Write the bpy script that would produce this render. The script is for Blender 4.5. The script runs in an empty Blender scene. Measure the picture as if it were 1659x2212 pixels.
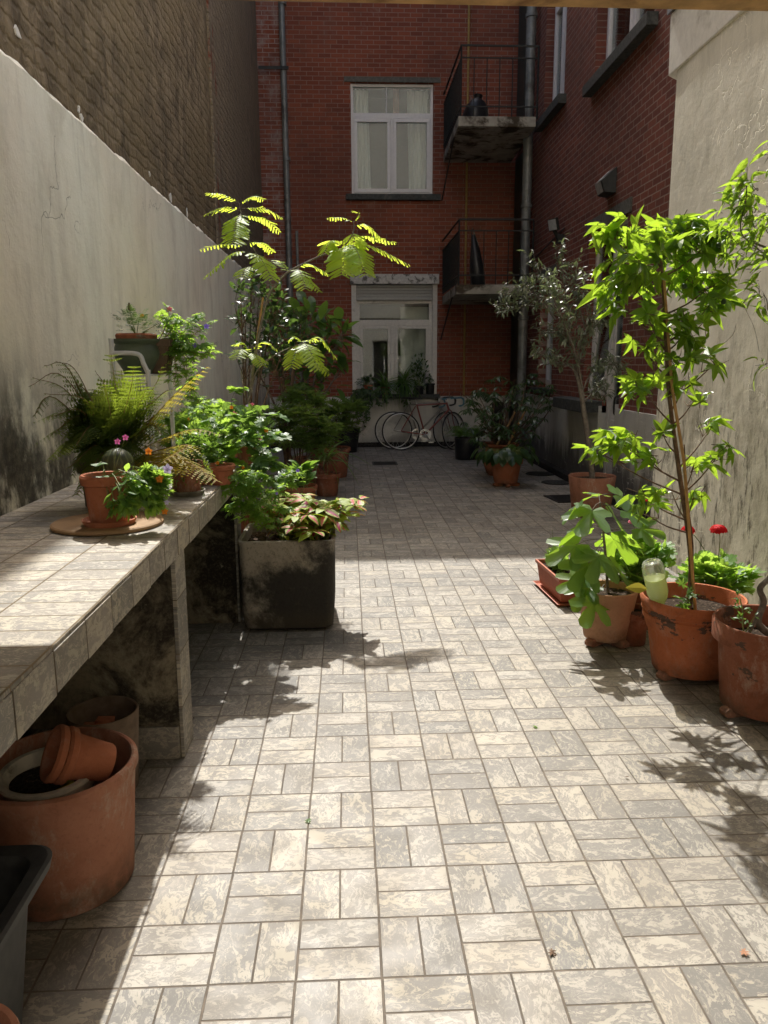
import bpy, bmesh, math, random
from mathutils import Vector, Matrix, noise as mnoise
C = bpy.context.scene.collection
SC = bpy.context.scene
V3 = Vector
PI = math.pi

# ------------------------------------------------------------ camera
FPX = 1680.0; CX, CY = 829.5, 1106.0; EYE = V3((0, 0, 1.5))
def _n(v): return V3(v).normalized()
_Y = _n((750 - CX, 785 - CY, FPX))
_Z = -_n((875 - CX, 9898 - CY, FPX)); _Z = (_Z - _Y * _Z.dot(_Y)).normalized()
_X = _Y.cross(_Z)
cam_d = bpy.data.cameras.new('camera'); cam = bpy.data.objects.new('camera', cam_d); C.objects.link(cam)
_r = V3((_X.x, _Y.x, _Z.x)); _u = -V3((_X.y, _Y.y, _Z.y)); _f = V3((_X.z, _Y.z, _Z.z))
cam.matrix_world = Matrix(((_r.x, _u.x, -_f.x, EYE.x), (_r.y, _u.y, -_f.y, EYE.y), (_r.z, _u.z, -_f.z, EYE.z), (0, 0, 0, 1)))
cam_d.sensor_fit = 'VERTICAL'; cam_d.sensor_height = 24; cam_d.lens = FPX / 2212 * 24
cam_d.clip_start = 0.05; cam_d.clip_end = 2000
SC.camera = cam
# survey helpers: a sight line met with a level, or with a plane at a known distance
def _ray(px, py):
    d = V3((px - CX, py - CY, FPX)); return V3((_X.dot(d), _Y.dot(d), _Z.dot(d)))
def G(px, py, z=0.0):
    r = _ray(px, py); return EYE + r * ((z - EYE.z) / r.z)
def A(px, py, y):
    r = _ray(px, py); return EYE + r * (y / r.y)
def AX(px, py, x):
    r = _ray(px, py); return EYE + r * (x / r.x)

# ------------------------------------------------------------ sky, sun, exposure
SUN = V3((0.055, -0.745, -1.0)).normalized()          # the way the light travels
W = bpy.data.worlds.new('World'); SC.world = W; W.use_nodes = True
wn = W.node_tree; bg = wn.nodes['Background']
sky = wn.nodes.new('ShaderNodeTexSky'); sky.sky_type = 'NISHITA'; sky.sun_disc = False
sky.sun_elevation = math.asin(-SUN.z); sky.sun_rotation = math.atan2(-SUN.x, -SUN.y)
sky.air_density = 1.0; sky.dust_density = 5.0; sky.ozone_density = 0.5
wn.links.new(sky.outputs[0], bg.inputs[0]); bg.inputs[1].default_value = 0.15
sd = bpy.data.lights.new('sun', 'SUN'); sun = bpy.data.objects.new('sun', sd); C.objects.link(sun)
sd.energy = 3.0; sd.angle = math.radians(0.55); sd.color = (1.0, 0.965, 0.90)
sun.rotation_euler = (-SUN).to_track_quat('Z', 'Y').to_euler(); sun.location = (0, 20, 30)
SC.view_settings.view_transform = 'Standard'; SC.view_settings.look = 'None'
SC.view_settings.exposure = 1.18; SC.view_settings.gamma = 1.0
SC.render.engine = 'CYCLES'
SC.cycles.max_bounces = 8; SC.cycles.diffuse_bounces = 5; SC.cycles.transparent_max_bounces = 12
SC.cycles.use_denoising = True

# ------------------------------------------------------------ node helper
class NM:
    def __init__(s, name):
        s.m = bpy.data.materials.new(name); s.m.use_nodes = True
        s.t = s.m.node_tree; s.t.nodes.clear()
        s.out = s.t.nodes.new('ShaderNodeOutputMaterial')
        s._tc = None; s._geo = None
    def put(s, inp, v):
        if isinstance(v, bpy.types.NodeSocket): s.t.links.new(v, inp)
        elif v is not None:
            if hasattr(inp, 'default_value') and hasattr(inp.default_value, '__len__') and len(inp.default_value) == 4 and len(v) == 3: v = (*v, 1)
            inp.default_value = v
    def nd(s, typ, ins=None, **pr):
        n = s.t.nodes.new('ShaderNode' + typ)
        for k, v in pr.items(): setattr(n, k, v)
        for k, v in (ins or {}).items(): s.put(n.inputs[k], v)
        return n
    def ma(s, op, a, b=None, c=None, clamp=False):
        n = s.t.nodes.new('ShaderNodeMath'); n.operation = op; n.use_clamp = clamp
        s.put(n.inputs[0], a)
        if b is not None: s.put(n.inputs[1], b)
        if c is not None: s.put(n.inputs[2], c)
        return n.outputs[0]
    def vm(s, op, a, b=None):
        n = s.t.nodes.new('ShaderNodeVectorMath'); n.operation = op
        s.put(n.inputs[0], a)
        if b is not None:
            if op == 'SCALE': s.put(n.inputs[3], b)
            else: s.put(n.inputs[1], b)
        return n.outputs[0]
    def obj(s):
        if not s._tc: s._tc = s.nd('TexCoord')
        return s._tc.outputs['Object']
    def geo(s):
        if not s._geo: s._geo = s.nd('NewGeometry')
        return s._geo
    def pos(s): return s.geo().outputs['Position']
    def xyz(s, v):
        n = s.nd('SeparateXYZ', {0: v}); return n.outputs
    def cxyz(s, x, y, z):
        return s.nd('CombineXYZ', {0: x, 1: y, 2: z}).outputs[0]
    def mix(s, f, a, b, blend='MIX'):
        n = s.t.nodes.new('ShaderNodeMix'); n.data_type = 'RGBA'; n.blend_type = blend
        s.put(n.inputs[0], f); s.put(n.inputs[6], a); s.put(n.inputs[7], b); return n.outputs[2]
    def noise(s, vec, scale, detail=4, rough=.55, dist=0.0, color=False):
        n = s.nd('TexNoise', {'Vector': vec, 'Scale': scale, 'Detail': detail, 'Roughness': rough, 'Distortion': dist})
        return n.outputs[1 if color else 0]
    def ss(s, v, lo, hi, a=0., b=1.):
        n = s.nd('MapRange', {'Value': v, 'From Min': lo, 'From Max': hi, 'To Min': a, 'To Max': b}, interpolation_type='SMOOTHSTEP')
        return n.outputs[0]
    def scl(s, vec, sc): return s.vm('MULTIPLY', vec, sc)
    def bump(s, h, dist=.01, strength=1.0, normal=None):
        n = s.nd('Bump', {'Height': h, 'Distance': dist, 'Strength': strength})
        if normal is not None: s.put(n.inputs['Normal'], normal)
        return n.outputs[0]
    def bsdf(s, col, rough=.8, spec=.5, metal=0., normal=None, **k):
        ins = {'Base Color': col, 'Roughness': rough, 'Specular IOR Level': spec, 'Metallic': metal}
        ins.update(k)
        n = s.nd('BsdfPrincipled', ins)
        if normal is not None: s.put(n.inputs['Normal'], normal)
        return n.outputs[0]
    def done(s, sh): s.t.links.new(sh, s.out.inputs[0]); return s.m

def simple(name, col, rough=.7, spec=.4, metal=0., var=.15, scale=25, bump=.0, dirt=None, **k):
    n = NM(name); nz = n.noise(n.obj(), scale, 5, .6)
    c = n.mix(n.ss(nz, .3, .7), tuple(x * (1 - var) for x in col), tuple(min(1, x * (1 + var)) for x in col))
    if dirt:
        dn = n.noise(n.obj(), dirt[1], 6, .65, .4)
        c = n.mix(n.ss(dn, dirt[2], dirt[3]), c, dirt[0])
    nm = n.bump(nz, bump) if bump else None
    return n.done(n.bsdf(c, rough, spec, metal, nm, **k))

def glazed_tile(name, mode, ax, pu, pv, ou, ov, par0=0, grout=.011, gcol=(.09, .075, .06), tone=1.0):
    n = NM(name); P = n.obj(); o = n.xyz(P)
    u = n.ma('DIVIDE', n.ma('SUBTRACT', o[ax[0]], ou), pu); v = n.ma('DIVIDE', n.ma('SUBTRACT', o[ax[1]], ov), pv)
    # hand laid: joints wander a little
    wob = n.noise(P, 3.0, 2); u = n.ma('ADD', u, n.ma('MULTIPLY', n.ma('SUBTRACT', wob, .5), .02))
    ix = n.ma('FLOOR', u); iy = n.ma('FLOOR', v)
    fu = n.ma('SUBTRACT', u, ix); fv = n.ma('SUBTRACT', v, iy)
    if mode == 'basket':
        par = n.ma('FLOORED_MODULO', n.ma('ADD', n.ma('ADD', ix, iy), par0), 2)
        mixf = lambda f, a, b: n.ma('ADD', n.ma('MULTIPLY', a, n.ma('SUBTRACT', 1, f)), n.ma('MULTIPLY', b, f))
        a = mixf(par, fu, fv); b = mixf(par, fv, fu)
        a2 = n.ma('MULTIPLY', a, 2); half = n.ma('FLOOR', a2); fa = n.ma('SUBTRACT', a2, half)
        da = n.ma('MULTIPLY', n.ma('MINIMUM', fa, n.ma('SUBTRACT', 1, fa)), .5)
        db = n.ma('MINIMUM', b, n.ma('SUBTRACT', 1, b))
        d = n.ma('MULTIPLY', n.ma('MINIMUM', da, db), pu)
        along = n.ma('MULTIPLY', b, pu); across = n.ma('MULTIPLY', a, pu)
        gid = n.cxyz(ix, iy, n.ma('ADD', half, .37))
        gw = n.ma('ADD', .0020, n.ma('MULTIPLY', n.ma('LESS_THAN', n.ma('MULTIPLY', db, pu), n.ma('MULTIPLY', da, pu)), .0011))
    else:
        du = n.ma('MULTIPLY', n.ma('MINIMUM', fu, n.ma('SUBTRACT', 1, fu)), pu)
        dv = n.ma('MULTIPLY', n.ma('MINIMUM', fv, n.ma('SUBTRACT', 1, fv)), pv)
        d = n.ma('MINIMUM', du, dv); along = n.ma('MULTIPLY', fu, pu); across = n.ma('MULTIPLY', fv, pv)
        gid = n.cxyz(ix, iy, .37); gw = .002
    wn_ = n.nd('TexWhiteNoise', {'Vector': gid}, noise_dimensions='3D')
    rnd = wn_.outputs[0]; rcol = wn_.outputs[1]
    q = n.vm('ADD', n.cxyz(n.ma('MULTIPLY', along, .62), across, 0), n.scl(rcol, (37, 53, 29)))
    w1 = n.noise(q, 19, 3, .5, 0, True)
    q2 = n.vm('ADD', q, n.scl(n.vm('SUBTRACT', w1, (.5, .5, .5)), (.14, .14, .14)))
    w2 = n.noise(q2, 45, 3, .6, 0, True)
    q3 = n.vm('ADD', q2, n.scl(n.vm('SUBTRACT', w2, (.5, .5, .5)), (.040, .040, .040)))
    m = n.noise(q3, 26, 7, .66, .9)
    lev = n.ma('ADD', n.ma('SUBTRACT', m, .5), n.ma('MULTIPLY', n.ma('SUBTRACT', rnd, .5), .065))
    f1 = n.ss(lev, .005, .05)
    f2 = n.ss(n.noise(q3, 60, 5, .7, .5), .50, .60)
    rr = n.xyz(rcol)
    cream = n.mix(rr[1], (.58 * tone, .52 * tone, .40 * tone), (.55 * tone, .515 * tone, .44 * tone))
    grey = n.mix(rr[0], (.225 * tone, .217 * tone, .198 * tone), (.30 * tone, .275 * tone, .24 * tone))
    mid = n.mix(n.ma('MULTIPLY', f2, .42), grey, cream)
    c = n.mix(n.ma('MULTIPLY', f1, .86), mid, cream)
    c = n.mix(n.ma('MULTIPLY', rr[2], .25), c, (.40 * tone, .34 * tone, .27 * tone))
    # trodden-in dirt
    dn = n.noise(P, 1.1, 5, .6); c = n.mix(n.ss(dn, .35, .72, 0, .45), c, n.mix(.5, c, (.10, .09, .075)))
    sp = n.noise(P, 160, 2, .5); c = n.mix(n.ss(sp, .70, .76, 0, .5), c, (.1, .085, .06))
    c = n.mix(n.ma('MULTIPLY', n.ss(d, .02, .002), n.ss(n.noise(P, 5, 5, .7), .42, .70, 0, .55)), c, (.13, .11, .085))
    val = n.ma('ADD', .90, n.ma('MULTIPLY', n.xyz(rcol)[0], .18)); c = n.mix(1.0, c, n.cxyz(val, val, val), 'MULTIPLY')
    gm = n.ma('SUBTRACT', 1, n.ss(n.ma('SUBTRACT', d, gw), -.0006, .0012))
    gc = n.mix(n.ss(n.noise(P, 14, 4), .3, .7), gcol, tuple(x * 1.9 for x in gcol))
    c = n.mix(gm, c, gc)
    hgt = n.ma('ADD', n.ma('MULTIPLY', gm, -1), n.ma('MULTIPLY', n.noise(P, 40, 3), .12))
    hgt = n.ma('ADD', hgt, n.ma('MULTIPLY', n.ma('MULTIPLY', n.ma('SUBTRACT', rr[1], .5), along), 6.0))
    nb = n.bump(hgt, .0018)
    rg = n.ma('ADD', n.ma('MULTIPLY', gm, .35), n.ss(n.noise(P, 7, 4), .3, .7, .46, .66))
    return n.done(n.bsdf(c, rg, .42, 0, nb))

def brick(name, ax, c1, c2, mortar, sooty=.35, pu=.205, rows=.070):
    n = NM(name); P = n.obj(); o = n.xyz(P)
    wv = n.noise(P, 7, 3, .5, 0, True)
    v = n.cxyz(o[ax], o[2], 0); v = n.vm('ADD', v, n.scl(n.vm('SUBTRACT', wv, (.5, .5, .5)), (.006, .006, 0)))
    b = n.nd('TexBrick', {'Vector': v, 'Color1': c1, 'Color2': c2, 'Mortar': mortar, 'Scale': 1.0, 'Mortar Size': .0065,
                          'Mortar Smooth': .25, 'Bias': -.1, 'Brick Width': pu, 'Row Height': rows}, offset=.5, squash=1.0)
    c = b.outputs[0]
    if ax == 0: c = n.mix(n.ma('MULTIPLY', n.ss(o[0], -.95, -1.1), n.ss(n.ma('ADD', n.ma('MULTIPLY', b.outputs[1], .3), n.noise(P, 4, 6, .7)), .42, .75, 0, .8)), c, (.42, .36, .33))
    big = n.noise(P, .55, 5, .6); c = n.mix(n.ss(big, .35, .7, 0, sooty), c, (.075, .05, .04)); md_ = n.noise(P, 2.4, 6, .7); c = n.mix(n.ss(md_, .5, .72, 0, .38), c, (.11, .055, .04)); c = n.mix(n.ss(n.noise(P, 1.7, 6, .75, .5), .60, .70, 0, .45), c, (.33, .22, .17))
    bl = n.noise(n.scl(P, (1, 1, .25)), 2.6, 5, .65); c = n.mix(n.ss(bl, .58, .80, 0, .22), c, (.30, .23, .19))
    fn = n.noise(P, 90, 4, .7); c = n.mix(n.ss(fn, .35, .7, .0, .4), c, n.mix(.5, c, (.05, .03, .025)))
    h = n.ma('ADD', n.ma('MULTIPLY', b.outputs[1], -1), n.ma('MULTIPLY', fn, .5))
    return n.done(n.bsdf(c, .92, .2, 0, n.bump(h, .006)))

# ------------------------------------------------------------ mesh helper
class MB:
    def __init__(s): s.v = []; s.f = []
    def quad(s, a, b, c, d):
        i = len(s.v); s.v += [V3(a), V3(b), V3(c), V3(d)]; s.f.append((i, i + 1, i + 2, i + 3))
    def poly(s, pts):
        i = len(s.v); s.v += [V3(p) for p in pts]; s.f.append(tuple(range(i, i + len(pts))))
    def add(s, vs, fs, mat=None):
        i = len(s.v); s.v += [mat @ V3(p) if mat else V3(p) for p in vs]; s.f += [tuple(i + k for k in f) for f in fs]
    def box(s, x0, x1, y0, y1, z0, z1, mp=None):
        P = [(x, y, z) for z in (z0, z1) for y in (y0, y1) for x in (x0, x1)]
        if mp: P = [mp(*p) for p in P]
        s.add(P, [(0, 2, 3, 1), (4, 5, 7, 6), (0, 1, 5, 4), (2, 6, 7, 3), (0, 4, 6, 2), (1, 3, 7, 5)])
    def prism(s, pts, h0, h1, mp):
        k = len(pts); s.add([mp(a, b, h0) for a, b in pts] + [mp(a, b, h1) for a, b in pts],
            [tuple(range(k))[::-1], tuple(range(k, 2 * k))] + [(i, (i + 1) % k, k + (i + 1) % k, k + i) for i in range(k)])
    def tube(s, pts, r0, r1=None, seg=6, caps=True, smooth=0):
        pts = [V3(p) for p in pts]
        if smooth: pts = spline(pts, smooth)
        r1 = r0 if r1 is None else r1; k = len(pts); base = len(s.v); prev = None
        for i, p in enumerate(pts):
            t = (pts[min(i + 1, k - 1)] - pts[max(i - 1, 0)])
            t = t.normalized() if t.length > 1e-9 else V3((0, 0, 1))
            if prev is None:
                a = t.orthogonal().normalized()
            else:
                a = prev - t * prev.dot(t); a = a.normalized() if a.length > 1e-6 else t.orthogonal().normalized()
            prev = a; b = t.cross(a); r = r0 + (r1 - r0) * i / max(1, k - 1)
            for j in range(seg):
                th = 2 * PI * j / seg; s.v.append(p + (a * math.cos(th) + b * math.sin(th)) * r)
        for i in range(k - 1):
            for j in range(seg):
                A0 = base + i * seg + j; B0 = base + i * seg + (j + 1) % seg
                s.f.append((A0, B0, B0 + seg, A0 + seg))
        if caps:
            s.f.append(tuple(range(base, base + seg))[::-1]); s.f.append(tuple(range(base + (k - 1) * seg, base + k * seg)))
    def lathe(s, prof, ctr=(0, 0, 0), seg=40, mat=None, wob=0.0, seed=0):
        base = len(s.v); cx, cy, cz = ctr
        for (r, z) in prof:
            for j in range(seg):
                th = 2 * PI * j / seg
                rr = r * (1 + wob * mnoise.noise(V3((math.cos(th) * 1.3 + seed, math.sin(th) * 1.3, z * 4))))
                p = V3((rr * math.cos(th), rr * math.sin(th), z))
                if mat: p = mat @ p
                s.v.append(p + V3(ctr))
        for i in range(len(prof) - 1):
            for j in range(seg):
                a = base + i * seg + j; b = base + i * seg + (j + 1) % seg; s.f.append((a, b, b + seg, a + seg))
        s.f.append(tuple(range(base, base + seg))[::-1]); s.f.append(tuple(range(base + (len(prof) - 1) * seg, base + len(prof) * seg)))
    def sphere(s, c, r, seg=16, rings=10, sc=(1, 1, 1)):
        prof = [(max(1e-4, math.sin(PI * i / rings)) * r, -math.cos(PI * i / rings) * r) for i in range(rings + 1)]
        s.lathe(prof, c, seg, Matrix.Diagonal((*sc, 1)))
    def build(s, name, mat, parent=None, smooth=None, recalc=True, bevel=0.0):
        me = bpy.data.meshes.new(name); me.from_pydata([tuple(p) for p in s.v], [], s.f); me.materials.append(mat)
        if recalc or bevel:
            bm = bmesh.new(); bm.from_mesh(me)
            if bevel:
                bmesh.ops.remove_doubles(bm, verts=bm.verts, dist=1e-5)
                bmesh.ops.recalc_face_normals(bm, faces=bm.faces)
                es = [e for e in bm.edges if len(e.link_faces) == 2 and e.calc_face_angle(0) > .6]
                bmesh.ops.bevel(bm, geom=es, offset=bevel, segments=2, affect='EDGES', profile=.6)
            else: bmesh.ops.recalc_face_normals(bm, faces=bm.faces)
            bm.to_mesh(me); bm.free()
        if smooth:
            me.polygons.foreach_set('use_smooth', [True] * len(me.polygons)); me.set_sharp_from_angle(angle=math.radians(smooth))
        me.update()
        o = bpy.data.objects.new(name, me); C.objects.link(o)
        if parent is not None:
            o.parent = parent; bpy.context.view_layer.update() if False else None
            o.matrix_parent_inverse = Matrix.Translation(-root_loc(parent))
        return o
def root_loc(o):
    return V3(o['_b']) if '_b' in o else V3((0, 0, 0))
def spline(P, k=4):
    if len(P) < 3: return P
    out = []; Q = [P[0] * 2 - P[1]] + P + [P[-1] * 2 - P[-2]]
    for i in range(1, len(Q) - 2):
        for j in range(k):
            t = j / k; a, b, c, d = Q[i - 1], Q[i], Q[i + 1], Q[i + 2]
            out.append(.5 * ((2 * b) + (c - a) * t + (2 * a - 5 * b + 4 * c - d) * t * t + (3 * b - a - 3 * c + d) * t ** 3))
    out.append(P[-1]); return out
ROOTS = []
def thing(name, label, cat, loc=(0, 0, 0), group=None):
    o = bpy.data.objects.new(name, None); C.objects.link(o); o.location = loc; o['_b'] = tuple(loc)
    o.empty_display_size = .1
    tag(o, label, cat, group); ROOTS.append(o); return o
def tag(o, label, cat, group=None):
    o['label'] = label; o['category'] = cat
    if group: o['group'] = group
    return o
def struct(o): o['kind'] = 'structure'; return o

# ------------------------------------------------------------ materials
M = {}
M['paving'] = glazed_tile('glazed_basket_weave_paving', 'basket', (0, 1), .2145, .2140, .066, 1.6785, 0, tone=.63)
M['bench_tile'] = glazed_tile('glazed_bench_tile', 'stack', (0, 1), .212, .107, -.645, 1.62, gcol=(.13, .10, .06), tone=.95)
M['edge_tile'] = glazed_tile('glazed_edge_tile', 'stack', (1, 2), .208, .9, 1.62, .4, gcol=(.10, .08, .055), tone=.86)
M['post_tile'] = glazed_tile('glazed_post_tile', 'stack', (1, 2), .9, .212, 2.2, .0, gcol=(.10, .08, .055), tone=.8)
M['skirt_tile'] = glazed_tile('glazed_skirting_tile', 'stack', (0, 2), .212, .9, -.62, -.4, gcol=(.07, .06, .045), tone=.6)
M['brick_back'] = brick('red_brick_back', 0, (.30, .086, .046), (.20, .055, .033), (.33, .22, .17))
M['brick_side'] = brick('red_brick_side', 1, (.25, .080, .052), (.15, .048, .036), (.34, .235, .185), .35)
M['brick_jamb'] = brick('orange_brick_jamb', 0, (.36, .085, .035), (.30, .07, .03), (.2, .12, .09), .1)

def plaster(name, base, kind):
    n = NM(name); P = n.obj(); o = n.xyz(P)
    big = n.noise(P, .8, 5, .55); st = n.noise(n.scl(P, (6, 6, .55)), 1.0, 6, .62)
    st2 = n.noise(n.scl(P, (16, 16, 1.1)), 1.0, 5, .7); fine = n.noise(P, 55, 5, .7)
    dk = tuple(x * .62 for x in base); lt = tuple(min(.9, x * 1.12) for x in base)
    c = n.mix(n.ss(big, .3, .7), base, lt)
    bt = n.noise(n.scl(P, (2.2, 2.2, 1.2)), 1.6, 8, .68, .4); c = n.mix(n.ss(bt, .44, .68, 0, .42), c, (base[0] * .62, base[1] * .62, base[2] * .58)); c = n.mix(n.ss(st, .50, .76, 0, .38), c, dk)
    c = n.mix(n.ss(fine, .55, .75, 0, .18), c, dk)
    c = n.mix(n.ss(st2, .56, .78, 0, .35), c, tuple(x * .5 for x in base))
    # hairline cracks
    wv = n.vm('ADD', P, n.scl(n.noise(P, 2.2, 4, .6, 0, True), (.9, .9, .9)))
    vo = n.nd('TexVoronoi', {'Vector': wv, 'Scale': 1.15 if kind == 'left' else 3.4}, feature='DISTANCE_TO_EDGE').outputs[0]
    cm = n.ma('MULTIPLY', n.ma('SUBTRACT', 1, n.ss(vo, .0, .006 if kind == 'left' else .02)), n.ss(n.noise(P, .9, 3), .50, .60))
    if kind == 'left':
        # black mould rising from the bench and the ground, with washed-out runs
        run = n.noise(n.scl(P, (5, 5, .6)), 1.0, 6, .7)
        lim = n.ma('ADD', .76, n.ma('MULTIPLY', run, .62))
        lim = n.ma('ADD', lim, n.ss(o[1], 3.1, 5.6, .36, -.10))
        mm = n.ss(n.ma('SUBTRACT', lim, o[2]), -.30, .34)
        mm = n.ma('MULTIPLY', mm, n.ss(n.ma('ADD', n.noise(n.scl(P, (1, 1, .6)), 7, 7, .72), n.ma('MULTIPLY', n.noise(P, 2.2, 3), .55)),   .58, .84))
        c = n.mix(n.ma('MULTIPLY', mm, .93), c, n.mix(n.ss(n.noise(P, 18, 6, .75), .38, .68), (.016, .015, .013), (.12, .105, .075)))
        vs = n.noise(n.scl(P, (1.6, 1.6, .12)), 1.0, 6, .75)
        c = n.mix(n.ma('MULTIPLY', n.ss(vs, .58, .72, 0, .75), n.ss(o[1], 5.0, 8.0)), c, (.055, .052, .045))
    if kind == 'right':
        v2 = n.noise(n.scl(P, (3, 3, 1.3)), 1.5, 8, .75, .3)
        hz = n.ss(o[2], 2.2, .8, 0, .75)
        c = n.mix(n.ma('MULTIPLY', n.ss(v2, .42, .72), hz), c, (.20, .175, .11))
        v3 = n.noise(n.scl(P, (14, 14, 4)), 1.0, 6, .8)
        c = n.mix(n.ma('MULTIPLY', n.ss(v3, .50, .64, 0, .8), n.ss(o[2], 2.0, .6, .1, 1)), c, (.05, .042, .025))
    if kind == 'plinth':
        run = n.noise(n.scl(P, (4, 4, .7)), 1.0, 7, .75)
        run = n.ma('MULTIPLY', run, n.ss(o[1], 13.9, 12.5, .25, 1.0))
        mm = n.ma('MULTIPLY', n.ss(n.ma('SUBTRACT', run, o[2]), -.12, .25), .80)
        c = n.mix(mm, c, (.018, .016, .018))
    c = n.mix(n.ma('MULTIPLY', cm, .75), c, tuple(x * (.33 if kind == 'left' else 1.5) for x in base))
    h = n.ma('ADD', n.ma('MULTIPLY', fine, .35), n.ma('MULTIPLY', n.noise(P, 9, 5, .6), 1.0))
    h = n.ma('ADD', h, n.ma('MULTIPLY', cm, -.4))
    return n.done(n.bsdf(c, .93, .18, 0, n.bump(h, .004 if kind == 'right' else .007)))
M['plaster_left'] = plaster('stained_cream_plaster', (.89, .83, .68), 'left')
M['plaster_right'] = plaster('cracked_cream_plaster', (.70, .67, .565), 'right')
M['plinth'] = plaster('mouldy_white_plinth', (.50, .49, .45), 'plinth')

def rubble(name, rough_strip=False):
    n = NM(name); P = n.obj(); o = n.xyz(P)
    wv = n.scl(n.vm('SUBTRACT', n.noise(P, 5.5, 4, .65, 0, True), (.5, .5, .5)), (.13, .11, .11))
    v = n.vm('ADD', n.cxyz(o[1], o[2], o[0]), wv)
    b = n.nd('TexBrick', {'Vector': v, 'Scale': 1.0, 'Mortar Size': .022, 'Mortar Smooth': 1.0, 'Brick Width': .30, 'Row Height': .085,
                          'Color1': (1, 1, 1, 1), 'Color2': (.4, .4, .4, 1), 'Mortar': (0, 0, 0, 1)}, offset=.5)
    f = n.noise(P, 30, 6, .72); g = n.noise(n.scl(P, (1, 1.4, 1)), 4.5, 6, .68, .5)
    c = n.mix(n.ss(g, .34, .66), (.15, .112, .065), (.40, .31, .185))
    c = n.mix(n.ss(n.noise(P, .9, 4), .40, .62, 0, .7), c, (.33, .25, .13))
    c = n.mix(n.ma('MULTIPLY', b.outputs[1], .14), c, (.12, .095, .065))
    c = n.mix(n.ma('MULTIPLY', n.xyz(b.outputs[0])[0], .18), c, (.30, .25, .18))
    c = n.mix(n.ss(n.noise(n.scl(P, (2, 2, .35)), 1.6, 5, .7), .55, .75, 0, .6), c, (.06, .05, .038))
    low = n.ss(o[2], 4.4, 2.8, 0, .55); c = n.mix(low, c, n.mix(.6, c, (.045, .038, .028)))
    fl = n.ss(n.noise(n.scl(P, (3, 3, 1)), 3.2, 7, .8), .70, .72); c = n.mix(fl, c, (.38, .34, .27))
    if rough_strip:
        c = n.mix(.5, c, (.27, .225, .17))
        ex = n.ss(n.noise(n.scl(P, (1, 2.5, .7)), 2.2, 6, .7), .52, .60, 0, 1)
        c = n.mix(n.ma('MULTIPLY', ex, n.ss(n.ma('ABSOLUTE', n.ma('SUBTRACT', o[1], 9.35)), .16, .3, 1, 0)), c, (.26, .075, .045))
    h = n.ma('ADD', n.ma('MULTIPLY', b.outputs[1], -.45), n.ma('MULTIPLY', g, 2.6)); h = n.ma('ADD', h, n.ma('MULTIPLY', f, .45))
    return n.done(n.bsdf(c, .95, .15, 0, n.bump(h, .020)))
M['rubble'] = rubble('weathered_brown_render'); M['rubble_grey'] = rubble('rough_grey_render', True)

M['stone'] = simple('dark_bluestone', (.060, .063, .058), .85, .3, var=.35, bump=.002, dirt=((.13, .13, .11), 6, .55, .75))
M['lintel'] = simple('weathered_lintel', (.12, .118, .10), .9, .2, var=.25, bump=.002)
M['upvc'] = simple('white_window_plastic', (.70, .69, .68), .4, .5, var=.04)
M['wood_white'] = simple('aged_white_paint', (.62, .60, .55), .6, .35, var=.08, dirt=((.2, .18, .14), 5, .58, .78))
M['shutter'] = simple('grey_shutter_slat', (.36, .36, .335), .6, .35, var=.05)
M['iron'] = simple('black_iron', (.018, .020, .018), .6, .4, var=.3)
M['zinc'] = simple('dull_zinc_pipe', (.20, .21, .20), .5, .5, .35, var=.2, scale=8, dirt=((.10, .10, .09), 3, .5, .7))
M['yellow'] = simple('yellow_gas_pipe', (.30, .20, .06), .6, .4, var=.2)
M['concrete'] = simple('stained_concrete', (.33, .31, .26), .9, .2, var=.2, scale=6, bump=.004, dirt=((.06, .045, .03), 2.6, .48, .62))
M['green_door'] = simple('dark_green_paint', (.02, .035, .028), .5, .4)
M['interior'] = simple('interior_plaster', (.17, .15, .12), .9, .2)
M['floor_in'] = simple('interior_floor', (.16, .11, .07), .6, .4)
M['curtain'] = simple('white_curtain_cloth', (.72, .70, .66), .9, .1, var=.05)
M['rose'] = simple('rose_curtain', (.42, .22, .17), .9, .1)
M['fascia'] = simple('white_fascia_board', (.78, .76, .70), .7, .3, var=.06, dirt=((.42, .39, .32), 4, .5, .8))
M['zinc_roof'] = simple('zinc_roof_edge', (.30, .32, .36), .45, .5, .5, var=.15)
M['beam'] = simple('pale_pine_beam', (.55, .33, .15), .7, .3, var=.3, scale=5, dirt=((.22, .11, .05), 3, .52, .7))
M['dark'] = simple('black_plastic', (.012, .012, .013), .42, .5, var=.3)
M['greyplastic'] = simple('dusty_grey_plastic', (.13, .13, .125), .5, .4, var=.15)
M['asphalt'] = simple('asphalt', (.05, .05, .05), .9, .3, var=.3, bump=.003)
M['facade'] = simple('pale_facade', (.80, .75, .66), .9, .2, var=.08, scale=3)
M['soot'] = simple('sooty_skirting', (.030, .028, .026), .9, .2, var=.5)
M['lens'] = simple('lamp_glass', (.38, .39, .38), .25, .6)
def glass():
    n = NM('window_glass'); fr = n.nd('Fresnel', {'IOR': 1.5}).outputs[0]
    fac = n.ma('MULTIPLY', fr, .75, clamp=True)
    tr = n.nd('BsdfTransparent', {'Color': (.82, .86, .84)}).outputs[0]; gl = n.nd('BsdfGlossy', {'Roughness': .012, 'Color': (.9, .92, .95)}).outputs[0]
    return n.done(n.nd('MixShader', {0: fac, 1: tr, 2: gl}).outputs[0])
M['glass'] = glass()
# ============================================================ the courtyard itself
b = MB(); b.quad((-150, -150, -.004), (150, -150, -.004), (150, 150, -.004), (-150, 150, -.004)); struct(b.build('ground', M['asphalt']))
b = MB(); b.quad((-1.45, -3.4, 0), (3.05, -3.4, 0), (3.05, 14.3, 0), (-1.45, 14.3, 0)); struct(b.build('courtyard_paving', M['paving']))

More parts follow.
